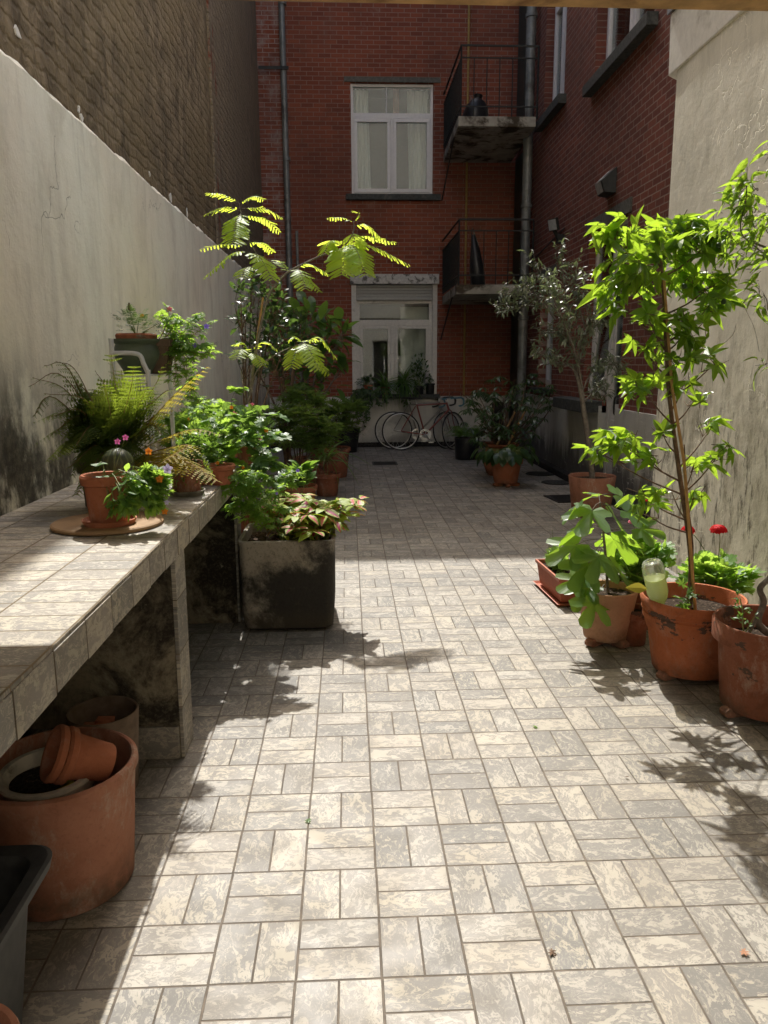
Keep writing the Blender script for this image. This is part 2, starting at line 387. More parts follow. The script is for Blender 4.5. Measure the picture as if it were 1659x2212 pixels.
YB = 14.2; XS = 2.95; XL = -1.40; XR = 2.35
def wall_grid(mb, us, zs, holes, d0, d1, mp):
    """wall slab between depths d0 (face) and d1 (back) with rectangular openings"""
    us = sorted(set(us + [h[i] for h in holes for i in (0, 1)])); zs = sorted(set(zs + [h[i] for h in holes for i in (2, 3)]))
    solid = lambda i, j: 0 <= i < len(us) - 1 and 0 <= j < len(zs) - 1 and not any(h[0] - 1e-6 < (us[i] + us[i + 1]) / 2 < h[1] and h[2] < (zs[j] + zs[j + 1]) / 2 < h[3] for h in holes)
    for i in range(len(us) - 1):
        for j in range(len(zs) - 1):
            if not solid(i, j): continue
            a, c, e, g = us[i], us[i + 1], zs[j], zs[j + 1]
            mb.quad(mp(a, d0, e), mp(c, d0, e), mp(c, d0, g), mp(a, d0, g)); mb.quad(mp(a, d1, e), mp(c, d1, e), mp(c, d1, g), mp(a, d1, g))
            if not solid(i - 1, j): mb.quad(mp(a, d0, e), mp(a, d1, e), mp(a, d1, g), mp(a, d0, g))
            if not solid(i + 1, j): mb.quad(mp(c, d0, e), mp(c, d1, e), mp(c, d1, g), mp(c, d0, g))
            if not solid(i, j - 1): mb.quad(mp(a, d0, e), mp(c, d0, e), mp(c, d1, e), mp(a, d1, e))
            if not solid(i, j + 1): mb.quad(mp(a, d0, g), mp(c, d0, g), mp(c, d1, g), mp(a, d1, g))
mpB = lambda u, d, z: (u, YB + d, z)            # back facade: d grows into the house
mpS = lambda u, d, z: (XS + d, u, z)            # side facade

H = thing('brick_house', 'tall red brick house closing the back and right of the courtyard', 'house', (1.2, YB, 0))
wU = (.119, 1.521, 4.36, 6.14); wL = (.10, 1.60, .93, 2.98)
b = MB(); wall_grid(b, [XL - .4, 3.3], [.90, 9.84], [wU, wL], 0, .32, mpB)
b.build('wall', M['brick_back'], H)
# side facade openings (u = distance from the viewer)
sA = (11.15, 12.25, 5.0, 7.4); sB = (8.0, 9.8, 4.72, 7.4); sC = (11.3, 12.1, 1.12, 2.72); sD = (8.42, 8.98, .02, 3.02); sE = (8.98, 9.72, 1.06, 3.02)
b = MB(); wall_grid(b, [5.0, YB - .002], [.92, 11.0], [sA, sB, sC, (8.42, 8.98, .92, 3.02), sE], 0, .32, mpS)
b.build('wall', M['brick_side'], H)['label'] = 'darker red brick side wall with lamps'
b = MB()
b.box(XL - .3, 2.86, YB - .035, YB + .3, 0, .905); b.box(-.05, 1.75, YB - .10, YB + .05, .80, .86)
b.build('plinth', M['plinth'], H, bevel=.006)
b = MB(); wall_grid(b, [5.0, YB - .04], [0.0, .925], [(8.42, 8.98, -.1, 1)], -.04, .30, mpS)
b.build('plinth', M['plinth'], H)
b = MB(); b.box(XS - .17, XS - .045, 5.0, 12.7, .002, .085); b.build('skirting', M['soot'], H, bevel=.008)
b = MB(); b.box(XL, 2.8, YB - .075, YB - .038, .002, .085); b.build('skirting', M['soot'], H, bevel=.006)
# house body behind the facades, roof
b = MB(); b.box(-3, 7.4, 20, 20.3, 0, 9.84); b.box(-3.3, -3.0, 14.53, 20, 0, 9.84); b.box(7.4, 7.7, 5.0, 20, 0, 9.84); b.box(3.3, 7.4, 4.7, 4.99, 0, 9.84)
b.box(2.46, 7.4, 14.045, 14.3, 9.94, 11.0)  # unseen block added to stop sun streaks on the side wall
b.build('rear_wall_and_sun_block', M['facade'], H)
b = MB(); b.box(-3.5, 7.9, 14.05, 20.5, 9.85, 9.93); b.box(2.45, 7.9, 4.6, 14.04, 11.01, 11.15); b.build('roof', M['zinc_roof'], H)  # side eave, out of view, widened to keep sun off the side brick

def frame(mb, mp, u0, u1, z0, z1, w, d0, d1):
    mb.box(u0, u1, d0, d1, z0, z0 + w, mp); mb.box(u0, u1, d0, d1, z1 - w, z1, mp)
    mb.box(u0, u0 + w, d0, d1, z0 + w, z1 - w, mp); mb.box(u1 - w, u1, d0, d1, z0 + w, z1 - w, mp)
def curtain(mp, u0, u1, z0, z1, d, par, mat, n=26, amp=.025, name='curtain', gather=0):
    m_ = MB(); vs = []; fs = []
    for i in range(n + 1):
        t = i / n; u = u0 + (u1 - u0) * t
        for k in range(2):
            uu = u + gather * (1 - k) * (t - .5)
            dd = d + amp * math.sin(t * n * .9 + k) + amp * .4 * math.sin(t * n * 2.3)
            vs.append(mp(uu, dd, z0 if k == 0 else z1))
    for i in range(n): fs.append((2 * i, 2 * i + 2, 2 * i + 3, 2 * i + 1))
    m_.add(vs, fs); return m_.build(name, mat, par, smooth=60, recalc=False)
def room(mp, u0, u1, z0, z1, par, depth=1.6, mat='interior'):
    m_ = MB(); a0, a1, c0, c1 = u0 - .5, u1 + .5, z0 - .5, z1 + .25
    q = lambda *p: m_.quad(*[mp(*x) for x in p])
    d = .33
    q((a0, d, c0), (a0, depth, c0), (a0, depth, c1), (a0, d, c1)); q((a1, d, c0), (a1, depth, c0), (a1, depth, c1), (a1, d, c1))
    q((a0, depth, c0), (a1, depth, c0), (a1, depth, c1), (a0, depth, c1)); q((a0, d, c0), (a1, d, c0), (a1, depth, c0), (a0, depth, c0))
    q((a0, d, c1), (a1, d, c1), (a1, depth, c1), (a0, depth, c1))
    return m_.build('room_shell', M[mat], par, recalc=False)
def pane(mp, rects, d, par):
    for (u0, u1, z0, z1) in rects:
        m_ = MB(); m_.box(u0, u1, d - .003, d + .003, z0, z1, mp); m_.build('pane', M['glass'], par)

b = MB()
for k in range(9): b.box(-3.4, 2.44, 14.07, 14.10, 10.0 + k * .125, 10.0 + k * .125 + .080)
for x in (-3.3, -1.4, .5, 2.38): b.box(x, x + .05, 14.102, 14.16, 9.93, 11.12)
b.build('added_sun_slats', M['fascia'], H)  # unseen slats added on the roof to half-shade a strip of paving
# --- upper back window
u0, u1, z0, z1 = wU; b = MB(); D = .07
frame(b, mpB, u0, u1, z0, z1, .045, D, D + .07)
zt = 5.60; b.box(u0 + .045, u1 - .045, D - .004, D + .066, zt, zt + .085, mpB)
um = .815; b.box(um - .02, um + .02, D - .006, D + .06, z0 + .045, zt, mpB)
b.box(.715, .735, D + .002, D + .06, zt + .085, z1 - .045, mpB)
for (a, c) in ((u0 + .045, um - .02), (um + .02, u1 - .045)): frame(b, mpB, a + .004, c - .004, z0 + .05, zt - .004, .055, D - .014, D + .05)
win = b.build('window', M['upvc'], H, bevel=.004); win['label'] = 'upper white framed window with half-drawn curtains'
pane(mpB, [(u0 + .1, um - .07, z0 + .1, zt - .05), (um + .07, u1 - .1, z0 + .1, zt - .05), (u0 + .04, u1 - .04, zt + .08, z1 - .04)], D + .03, win)
curtain(mpB, u0 + .05, u0 + .30, z0 - .1, z1, .36, win, M['curtain'], gather=.1)
curtain(mpB, u1 - .42, u1 - .06, z0 - .1, z1, .38, win, M['curtain'], gather=-.08)
curtain(mpB, .86, .96, zt, z1 + .1, .34, win, M['rose'], n=8)
room(mpB, u0, u1, z0, z1, win)
b = MB(); b.box(u0 - .10, u1 + .13, -.09, .06, z0 - .10, z0 - .003, mpB); b.build('sill', M['stone'], win, bevel=.006)
b = MB(); b.box(u0 - .11, u1 + .12, -.018, .05, z1 + .003, z1 + .085, mpB); b.build('lintel', M['lintel'], win, bevel=.004)
# --- lower back window with roller shutter
u0, u1, z0, z1 = wL; D = .05; b = MB()
frame(b, mpB, u0 + .07, u1 - .07, z0 + .02, 2.60, .06, D, D + .07)
zt = 2.16; b.box(u0 + .13, u1 - .13, D - .004, D + .066, zt, zt + .10, mpB)
um = .82; b.box(um - .035, um + .035, D - .008, D + .06, z0 + .08, zt, mpB)
for (a, c) in ((u0 + .13, um - .035), (um + .035, u1 - .13)): frame(b, mpB, a + .004, c - .004, z0 + .084, zt - .004, .05, D - .016, D + .05)
win = b.build('window', M['wood_white'], H, bevel=.004); win['label'] = 'lower window with a roller shutter and plants on its sill'
pane(mpB, [(u0 + .18, um - .08, z0 + .13, zt - .05), (um + .08, u1 - .18, z0 + .13, zt - .05), (u0 + .13, u1 - .13, zt + .10, 2.545)], D + .03, win)
curtain(mpB, um + .16, u1 - .1, z0, 2.5, .34, win, M['curtain'], n=10, amp=.012)
room(mpB, u0, u1, z0, z1, win)
b = MB(); b.box(u0 - .01, u0 + .075, -.035, .05, z0 + .02, 2.86, mpB); b.build('shutter_rail', M['wood_white'], win, bevel=.004); b = MB(); b.box(u1 - .075, u1 + .01, -.035, .05, z0 + .02, 2.86, mpB); b.build('shutter_rail', M['wood_white'], win, bevel=.004)
b = MB(); b.box(u0 - .03, u1 + .03, -.11, .06, 2.862, 3.03, mpB); b.build('shutter_box', simple('streaked_white_box', (.50, .49, .46), .7, .3, dirt=((.12, .11, .10), 9, .5, .62)), win, bevel=.006)
b = MB()
for k in range(4): b.box(u0 + .078, u1 - .078, -.004 + .004 * (k % 2), .045, 2.66 + k * .05, 2.705 + k * .05, mpB)
b.box(u0 + .078, u1 - .078, -.02, .046, 2.595, 2.656, mpB); b.build('roller_shutter', M['shutter'], win, bevel=.006)
b = MB(); b.box(u0 - .05, u1 + .05, -.20, .05, z0 - .045, z0 + .018, mpB); b.build('sill', M['stone'], win, bevel=.006)
# --- side windows
def side_win(op, lab, D=.12, tz=None, mull=True, sill=.12, curt=True):
    u0, u1, z0, z1 = op; b = MB(); frame(b, mpS, u0, u1, z0, z1, .09, D, D + .07)
    zz = z1 - .06
    if tz: b.box(u0 + .06, u1 - .06, D - .004, D + .066, tz, tz + .09, mpS); zz = tz
    um = (u0 + u1) / 2; pn = []
    if mull:
        b.box(um - .03, um + .03, D - .008, D + .06, z0 + .06, zz, mpS); cs = ((u0 + .06, um - .03), (um + .03, u1 - .06))
    else: cs = ((u0 + .06, u1 - .06),)
    for a, c in cs:
        frame(b, mpS, a + .003, c - .003, z0 + .063, zz - .003, .055, D - .014, D + .05); pn.append((a + .05, c - .05, z0 + .11, zz - .05))
    if tz: pn.append((u0 + .06, u1 - .06, tz + .09, z1 - .06))
    w = b.build('window', M['upvc'], H, bevel=.004); w['label'] = lab
    pane(mpS, pn, D + .03, w); room(mpS, u0, u1, z0, z1, w, 1.5)
    if curt: curtain(mpS, u0 + .1, u0 + .1 + (u1 - u0) * .4, z0, z1, .42, w, M['curtain'])
    if sill:
        b = MB(); b.box(u0 - .12, u1 + .12, -.11, .19, z0 - sill, z0 - .003, mpS); b.build('sill', M['stone'], w, bevel=.006)
    return w
side_win(sA, 'tall narrow upper window nearest the drainpipe', tz=6.45)
side_win(sB, 'wide upper window above the wedge-shaped lamp', curt=True)
w = side_win(sC, 'narrow ground floor window hidden behind the shrub', mull=False, sill=.07)
b = MB(); b.box(sC[0] - .12, sC[1] + .1, -.015, .2, sC[3] + .002, sC[3] + .13, mpS); b.build('lintel', M['lintel'], w, bevel=.004)
# door with the open casement beside it
u0, u1, z0, z1 = sD; b = MB(); frame(b, mpS, u0, u1, z0, z1, .07, .05, .13)
b.box(u0 + .07, u1 - .07, .07, .12, 2.36, 2.44, mpS); dr = b.build('door', M['wood_white'], H, bevel=.005); dr['label'] = 'narrow white garden door with a black handle'
b = MB(); b.box(u0 + .075, u1 - .075, .07, .115, .10, .95, mpS); b.box(u0 + .15, u1 - .15, .055, .069, .2, .85, mpS); frame(b, mpS, u0 + .075, u1 - .075, .955, 2.355, .075, .07, .115)
b.build('door_leaf', M['wood_white'], dr, bevel=.004)
pane(mpS, [(u0 + .14, u1 - .14, 1.03, 2.29), (u0 + .07, u1 - .07, 2.44, z1 - .07)], .09, dr); room(mpS, u0, u1, .5, z1, dr, 1.5)
b = MB(); b.tube([mpS(u0 + .11, .06, 1.12), mpS(u0 + .11, .0, 1.12), mpS(u0 + .11, -.012, 1.06), mpS(u0 + .11, -.012, .98), mpS(u0 + .11, .0, .93), mpS(u0 + .11, .06, .93)], .012, smooth=3)
b.build('handle', M['iron'], dr, smooth=50)
u0, u1, z0, z1 = sE; b = MB(); frame(b, mpS, u0 + .002, u1, z0, z1, .06, .08, .15); b.box(u0 + .062, u1 - .06, .08, .146, 2.36, 2.44, mpS)
w = b.build('window', M['wood_white'], H, bevel=.004); w['label'] = 'ground floor window beside the door, its sash tilted open'
# tilted sash
b = MB(); mpT = lambda u, d, z: mpS(u, d + (z - 1.12) * .10, z)
frame(b, mpT, u0 + .07, u1 - .07, 1.125, 2.35, .06, .03, .07); sh = b.build('sash', M['wood_white'], w, bevel=.004)
pane(mpT, [(u0 + .13, u1 - .13, 1.185, 2.29)], .05, w); pane(mpS, [(u0 + .07, u1 - .07, 2.44, z1 - .06)], .11, w)
curtain(mpS, u0 + .05, u1 - .1, z0, z1, .38, w, M['curtain']); room(mpS, u0, u1, z0, z1, w, 1.5)
b = MB(); b.box(u0 + .002, u1 + .55, -.24, .06, z0 - .14, z0 - .003, mpS); b.build('sill', M['stone'], w, bevel=.01)
b = MB(); b.box(sD[0] - .1, sE[1] + .12, -.016, .2, z1 + .002, z1 + .15, mpS); b.build('lintel', M['lintel'], w, bevel=.004)

# --- balconies
def balcony(zt, zb, rail, lab):
    pl = [(1.70, YB - .002), (1.66, 12.1), (2.80, 12.1), (2.86, YB - .002)]
    b = MB(); mpZ = lambda x, y, z: (x, y, z)
    b.prism(pl, zb, zt, mpZ); sl = b.build('balcony', M['concrete'], H, bevel=.012); sl['label'] = lab
    b = MB(); x0, y0, x1 = 1.70, 12.14, 2.82
    for z, r in ((rail, .016), (rail - .16, .011), (zt + .14, .011)):
        b.tube([(x0, YB, z), (x0, y0, z), (x1, y0, z)], r, seg=6)
    n1 = 17
    for i in range(n1):
        y = y0 + (YB - y0) * (i + .5) / n1; b.tube([(x0, y, zt + .03), (x0, y, rail - .16)], .008, seg=5)
    for i in range(7):
        x = x0 + (x1 - x0) * i / 6; b.tube([(x, y0, zt - .02), (x, y0, rail - (0 if i in (0, 6) else .16))], .014 if i in (0, 6) else .008, seg=5)
    b.tube([(x0 - .02, YB, zt - .75), (x0 - .02, y0 + .1, zt + .05)], .012, seg=5)
    b.build('railing', M['iron'], sl, smooth=50)
balcony(5.02, 4.88, 5.97, 'upper concrete balcony with black iron railing'); balcony(2.66, 2.52, 3.60, 'lower concrete balcony in deep shade')
# balcony doors in the side wall, edge-on, and a dark leaf under the lower balcony
for i, (za, zb) in enumerate(((5.03, 7.3), (2.67, 4.86), (.04, 2.50))):
    b = MB(); b.box(XS - .055, XS - .043 if za < 1 else XS - .003, 13.25, 13.95, za, zb); b.build('balcony_door', M['green_door'], H, bevel=.003)
# pipes
def pipe(pts, r, mat, name, lab=None, rings=()):
    b = MB(); b.tube(pts, r, seg=14)
    for z in rings: b.lathe([(r * 1.02, -.03), (r * 1.22, -.025), (r * 1.22, .025), (r * 1.02, .03)], (pts[0][0], pts[0][1], z), 14)
    o = b.build(name, mat, H, smooth=50)
    if lab: o['label'] = lab
    return o
pipe([(2.83, 12.72, .86), (2.83, 12.72, 9)], .075, M['zinc'], 'drainpipe', 'thick zinc drainpipe at the corner by the balconies', (2.2, 3.9, 5.0, 6.6, 7.4))
pipe([(-.975, YB - .07, .5), (-1.0, YB - .07, 9)], .052, M['zinc'], 'drainpipe', 'thin grey drainpipe left of the upper window', (2.0, 4.9, 7.3))
pipe([(-.83, YB - .05, .5), (-.84, YB - .05, 3.75)], .024, M['zinc'], 'drainpipe')
pipe([(2.10, YB - .04, .9), (2.10, YB - .04, 9)], .019, M['yellow'], 'gas_pipe', 'yellow gas pipe beside the balconies', (4.0, 6.7))
b = MB(); b.box(-1.40, -.9, YB - .14, YB - .125, 6.28, 6.33); b.build('pipe_bracket', M['iron'], H)
b = MB(); b.box(2.62, 2.80, YB - .25, YB - .003, .0, .80); b.build('corner_pier', M['soot'], H, bevel=.01)

# fixtures on the side wall
fp = AX(1196, 486, XS - .16); t = thing('floodlight', 'small square floodlight on the brick wall, angled down', 'floodlight', (XS, fp.y, fp.z))
mt = Matrix.Translation(fp) @ Matrix.Rotation(math.radians(-62), 4, 'Z') @ Matrix.Rotation(math.radians(14), 4, 'X')
b = MB(); b.box(-.085, .085, -.02, .02, -.075, .085, lambda x, y, z: mt @ V3((x, y, z))); b.build('housing', M['iron'], t, bevel=.004)
b = MB(); b.box(-.072, .072, -.026, -.0205, -.062, .072, lambda x, y, z: mt @ V3((x, y, z))); b.build('lens', M['lens'], t)
b = MB(); b.tube([fp + V3((.01, .02, -.05)), fp + V3((.06, .04, -.13)), V3((XS - .001, fp.y + .05, fp.z - .14))], .028, seg=8); b.box(XS - .10, XS - .001, fp.y, fp.y + .1, fp.z - .23, fp.z - .12)
b.build('sensor_arm', M['iron'], t, smooth=40)
b = MB(); b.tube([(XS - .012, 10.85, 3.27), (XS - .014, 11.6, 3.19), (XS - .012, 12.6, 3.08)], .009, seg=5, smooth=4); tag(b.build('wall_cable', M['iron']), 'thin black cable running along the brick below the floodlight', 'cable')
lp = AX(1303, 397, XS - .1); t = thing('wall_lamp', 'wedge-shaped dark wall lamp with a clear front above the liquidambar', 'wall lamp', (XS, lp.y, lp.z))
b = MB(); y0, y1 = lp.y - .15, lp.y + .15; z = lp.z
b.add([(XS - .001, y0, z + .15), (XS - .001, y1, z + .15), (XS - .001, y0, z - .12), (XS - .001, y1, z - .12), (XS - .16, y0 + .03, z + .01), (XS - .16, y1 - .03, z + .01), (XS - .12, y0 + .03, z - .11), (XS - .12, y1 - .03, z - .11)],
      [(0, 1, 5, 4), (4, 5, 7, 6), (6, 7, 3, 2), (0, 4, 6, 2), (1, 3, 7, 5), (0, 2, 3, 1)])
b.build('housing', M['iron'], t, bevel=.006)
b = MB(); b.add([(XS - .015, y0 + .03, z + .153), (XS - .015, y1 - .03, z + .153), (XS - .158, y1 - .055, z + .022), (XS - .158, y0 + .055, z + .022)], [(0, 1, 2, 3)])
b.add([(XS - .164, y1 - .05, z + .005), (XS - .164, y0 + .05, z + .005), (XS - .126, y0 + .05, z - .10), (XS - .126, y1 - .05, z - .10)], [(0, 1, 2, 3)]); b.build('lens', M['lens'], t, recalc=False)
# things on the balconies
t = thing('rubbish_bag', 'slumped black sack on the floor of the upper balcony', 'bag', (1.98, 12.7, 5.02))
b = MB(); b.lathe([(.10, 0), (.17, .02), (.20, .15), (.17, .3), (.12, .38), (.05, .42), (.07, .47)], (1.98, 12.7, 5.023), 16, Matrix.Rotation(.14, 4, 'Y'), .25, 3); b.build('sack', M['dark'], t, smooth=60)
b = MB(); b.tube([(1.92, 12.60, 5.42), (1.98, 12.55, 5.30), (2.14, 12.6, 5.28), (2.2, 12.7, 5.2)], .008, seg=5, smooth=4); b.build('strap', M['greyplastic'], t, smooth=60)
t = thing('folded_parasol', 'dark folded parasol leaning inside the lower balcony', 'parasol', (2.15, 13.0, 2.66))
b = MB(); b.lathe([(.02, 0), (.10, .05), (.13, .3), (.08, .62), (.02, .86)], (2.15, 13.0, 2.663), 12, Matrix.Rotation(-.12, 4, 'Y'), .3, 8); b.build('canopy', M['dark'], t, smooth=60)
b = MB(); b.tube([(2.13, 13.0, 3.35), (2.03, 13.0, 3.62)], .012); b.build('pole', M['concrete'], t)

# ------------------------------------------------------------ left boundary wall
t = thing('boundary_wall', 'high left wall, stained cream plaster below and brown render above', 'wall', (XL, 5, 0))
rnd = random.Random(4)
N = 260; b = MB(); top = []
for i in range(N + 1):
    y = -3.4 + (YB + 3.4 - .003) * i / N
    z = 2.765 + .018 * mnoise.noise(V3((y * 3, 0, 0))) + .014 * mnoise.noise(V3((y * 13, 5, 0)))
    top.append((y, z))
for i in range(N):
    (y, z), (y2, z2) = top[i], top[i + 1]
    d1 = .03 + .02 * mnoise.noise(V3((y * 5, 9, 0))); d2 = .03 + .02 * mnoise.noise(V3((y2 * 5, 9, 0)))
    b.quad((XL, y, -.01), (XL, y2, -.01), (XL, y2, z2), (XL, y, z))
    b.quad((XL, y, z), (XL, y2, z2), (XL - .055, y2, z2 + d2 + .03), (XL - .055, y, z + d1 + .03))
b.build('plaster_face', M['plaster_left'], t, recalc=False)
HL = 9.6
b = MB(); b.box(XL - .35, XL - .045, -3.4, 9.2, -.02, HL); b.build('render_face', M['rubble'], t)
b = MB(); b.box(XL - .35, XL - .022, 9.2, YB - .003, -.02, HL); b.build('render_face', M['rubble_grey'], t, bevel=.015)
b = MB()
for k in range(7):   # loose flakes of old paint along the joint
    y = rnd.uniform(3.3, 9.0); z = 2.83 + abs(rnd.gauss(0, .05)); w_ = rnd.uniform(.015, .05); h_ = rnd.uniform(.02, .06)
    pts = [(y + w_ * math.cos(a) * rnd.uniform(.25, 1.2), z + h_ * math.sin(a) * rnd.uniform(.25, 1.2)) for a in [j * PI / 4 for j in range(8)]]
    b.prism(pts, XL - .046, XL - .038, lambda a, c, h: (h, a, c))
b.build('paint_flake', M['fascia'], t)
# ------------------------------------------------------------ right annex
t = thing('plastered_annex', 'cream plastered annex on the right with a white fascia', 'building', (XR, 4, 0))
b = MB(); YC = 5.86
n_ = 40
for i in range(n_):
    ya = -3.4 + (YC + 3.4) * i / n_; yb = -3.4 + (YC + 3.4) * (i + 1) / n_
    for j in range(14):
        za, zb = 3.75 * j / 14 - .01, 3.75 * (j + 1) / 14 - .01
        f = lambda y, z: (XR + .012 * mnoise.noise(V3((y * .8, z * .8, 2))) * min(1, (YC - y) * 2), y, z)
        b.quad(f(ya, za), f(yb, za), f(yb, zb), f(ya, zb))
b.quad((XR, YC, -.01), (XR + .66, YC, -.01), (XR + .66, YC, 3.74), (XR, YC, 3.74))
b.build('wall', M['plaster_right'], t, recalc=False, smooth=40)
b = MB(); mpf = lambda a, c, h: (a, h, c)
b.prism([(XR - .012, 3.52), (XR + .10, 3.47), (XR + .10, 4.0), (XR - .022, 3.92)], -3.4, 5.99, mpf); b.build('fascia', M['fascia'], t, bevel=.008)
b = MB(); b.prism([(XR - .035, 3.93), (XR + .5, 4.06), (XR + .5, 4.14), (XR - .035, 4.02)], -3.4, 6.02, mpf); b.box(XR + .11, XS - .05, -3.4, 5.98, 3.76, 3.9); b.build('roof', M['zinc_roof'], t)

# ------------------------------------------------------------ veranda over the viewer, house behind
t = thing('veranda_roof', 'wooden veranda roof edge along the top of the view, pale pine beam', 'veranda', (0, 3, 2.7))
p0 = A(830, 8, 3.0); p1 = A(1659, 25, 3.0); sl = (p1.z - p0.z) / (p1.x - p0.x)
zz = lambda x: p0.z + (x - p0.x) * sl
b = MB(); b.add([(XL + .002, 3.0, zz(XL)), (XR - .01, 3.0, zz(XR)), (XR - .01, 3.0, zz(XR) + .13), (XL + .002, 3.0, zz(XL) + .13),
                 (XL + .002, 2.92, zz(XL)), (XR - .01, 2.92, zz(XR)), (XR - .01, 2.92, zz(XR) + .13), (XL + .002, 2.92, zz(XL) + .13)],
                [(0, 1, 2, 3), (7, 6, 5, 4), (0, 4, 5, 1), (3, 2, 6, 7), (0, 3, 7, 4), (1, 5, 6, 2)])
b.build('beam', M['beam'], t, bevel=.004)
b = MB()
for i in range(9):
    x = -1.2 + i * .42; b.box(x, x + .05, -.9, 2.915, 2.80, 2.90)
b.build('rafter', M['beam'], t)
b = MB(); b.add([(XL + .002, 3.03, 2.885), (XR - .02, 3.03, 2.885), (XR - .02, -1.0, 3.06), (XL + .002, -1.0, 3.06), (XL + .002, 3.03, 2.91), (XR - .02, 3.03, 2.91), (XR - .02, -1.0, 3.09), (XL + .002, -1.0, 3.09)],
               [(0, 1, 2, 3), (7, 6, 5, 4), (0, 4, 5, 1), (3, 2, 6, 7), (0, 3, 7, 4), (1, 5, 6, 2)])
b.build('roof_boards', simple('grey_roof_boards', (.30, .24, .17), .8, .2), t)
t = thing('pale_house', 'pale rendered house behind the viewer, seen mirrored in the windows', 'house', (.5, -3.4, 0))
mpH = lambda u, d, z: (u, -3.42 - d, z)
hw = [(-.9, .3, .9, 2.4), (1.0, 2.0, 0, 2.4)] + [(x, x + 1.0, z, z + 1.7) for z in (4.2, 7.2) for x in (-2.4, 3.6)]
b = MB(); wall_grid(b, [-3, 5], [0, 13.2], [h for h in hw if h[0] > -3], 0, .3, mpH); b.build('wall', M['facade'], t)
b = MB(); b.box(-3.1, 5.1, -3.9, -3.2, 13.21, 13.45); b.build('cornice', M['facade'], t)
for (a, c, z0, z1) in hw:
    b = MB(); frame(b, mpH, a, c, z0, z1, .07, .1, .17); b.box((a + c) / 2 - .03, (a + c) / 2 + .03, .1, .16, z0 + .07, z1 - .07, mpH); w = b.build('window', M['upvc'], t)
    b = MB(); b.box(a + .01, c - .01, .18, .2, z0, z1, mpH); b.build('pane', M['dark'], w)

# ------------------------------------------------------------ tiled bench
t = thing('tiled_bench', 'long tiled masonry bench running along the left wall', 'bench', (-.95, 3, 0))
XE = -.642; BE = 4.55
b = MB(); b.box(XL + .002, XE - .012, -.8, BE, .80, .893); b.build('slab', M['soot'], t)
b = MB(); b.box(XL + .002, XE, -.8, BE, .8945, .905); b.build('top_tiles', M['bench_tile'], t, bevel=.0025)
b = MB()
for k in range(26):
    y = -.795 + .208 * k
    y = 1.62 - .208 * 11 + .208 * k + .001
    if y + .206 > BE + .02: break
    b.box(XE - .011, XE + .001 + .0015 * math.sin(k * 7), y, y + .205, .795 + .002 * math.sin(k * 3), .8940)
b.build('edge_tiles', M['edge_tile'], t, bevel=.002)
b = MB()
for y in (2.82, 4.42): b.box(XL + .002, XE - .022, y, y + .165, 0, .80)
b.box(XL + .002, XL + .03, -.8, BE, .0, .80)
def mould(name, base, dk, lo=.44, hi=.6, sc=2.3):
    n = NM(name); P = n.obj(); m1 = n.ma('ADD', n.noise(P, sc, 8, .74, .3), n.ss(n.xyz(P)[0], -1.15, -.75, -.05, .09)); fi = n.noise(P, 60, 5, .75)
    c = n.mix(n.ss(m1, lo, hi), base, dk); c = n.mix(n.ss(fi, .48, .66, 0, .55), c, tuple(x * .45 for x in base))
    c = n.mix(n.ss(n.noise(P, 11, 7, .8), .60, .68, 0, .6), c, tuple(min(1, x * 1.3) for x in base))
    return n.done(n.bsdf(c, .93, .15, 0, n.bump(n.ma('ADD', fi, n.ma('MULTIPLY', m1, 2)), .006)))
M['mould'] = mould('mouldy_cement', (.25, .215, .15), (.030, .025, .019), .46, .64, 3.2)
b.build('support_wall', M['mould'], t)
for y in (2.82, 4.42):
    b = MB()
    for k in range(4): b.box(XE - .020, XE - .007 + .001 * k, y - .002, y + .167, .004 + k * .199, .004 + k * .199 + .1965)
    b.build('support_tiles', M['post_tile'], t, bevel=.0015)
b = MB()
for x in (-1.39, -1.26, -1.05, -.865): b.box(x, min(x + .17 if x < -1.3 else x + .205, XE - .024), 2.806, 2.8185, .003, .135)
b.box(XL + .032, XL + .044, -.8, 2.80, .003, .13); b.box(XL + .032, XL + .044, 3.0, 4.4, .003, .13)
b.build('skirting_tiles', M['skirt_tile'], t, bevel=.0015)
# drain covers etc.
g = G(831, 1001); t = thing('drain_grate', 'small square drain grate set in the paving near the bicycles', 'drain', (g.x, g.y, 0))
b = MB(); s_ = .19; 
frame(b, lambda u, d, z: (g.x + u, g.y + z, d), -s_, s_, -s_, s_, .025, .001, .006)
for k in range(9): b.box(g.x - s_ + .02, g.x + s_ - .02, g.y - s_ + .03 + k * .04, g.y - s_ + .048 + k * .04, .0012, .005)
b.build('grating', M['iron'], t)
b = MB(); b.quad((g.x - s_, g.y - s_, .0006), (g.x + s_, g.y - s_, .0006), (g.x + s_, g.y + s_, .0006), (g.x - s_, g.y + s_, .0006)); b.build('pit_shade', M['dark'], t, recalc=False)  # flat black sheet; the shaded hollow under the bars is put into its colour
for (px, py, r, l) in ((1168, 1024, .20, 'round black drain cover farther from the olive pot'), (1202, 1043, .19, 'round black drain cover nearer the olive pot')):
    g = G(px, py); t = thing('drain_cover', l, 'drain cover', (g.x, g.y, 0), 'round drain covers beside the side wall')
    b = MB(); b.lathe([(r, .0), (r, .008), (r * .93, .008), (r * .92, .004), (r * .85, .004), (r * .84, .009), (.001, .010)], (g.x, g.y, .001), 36); b.build('lid', M['iron'], t, smooth=30)
    b = MB()
    for k in range(5): b.box(g.x - .1 + k * .045, g.x - .085 + k * .045, g.y - .09, g.y + .09, .0105, .0145)
    b.build('ribs', M['iron'], t)
q = [G(1174, 1072), G(1222, 1073), G(1234, 1092), G(1196, 1091)]
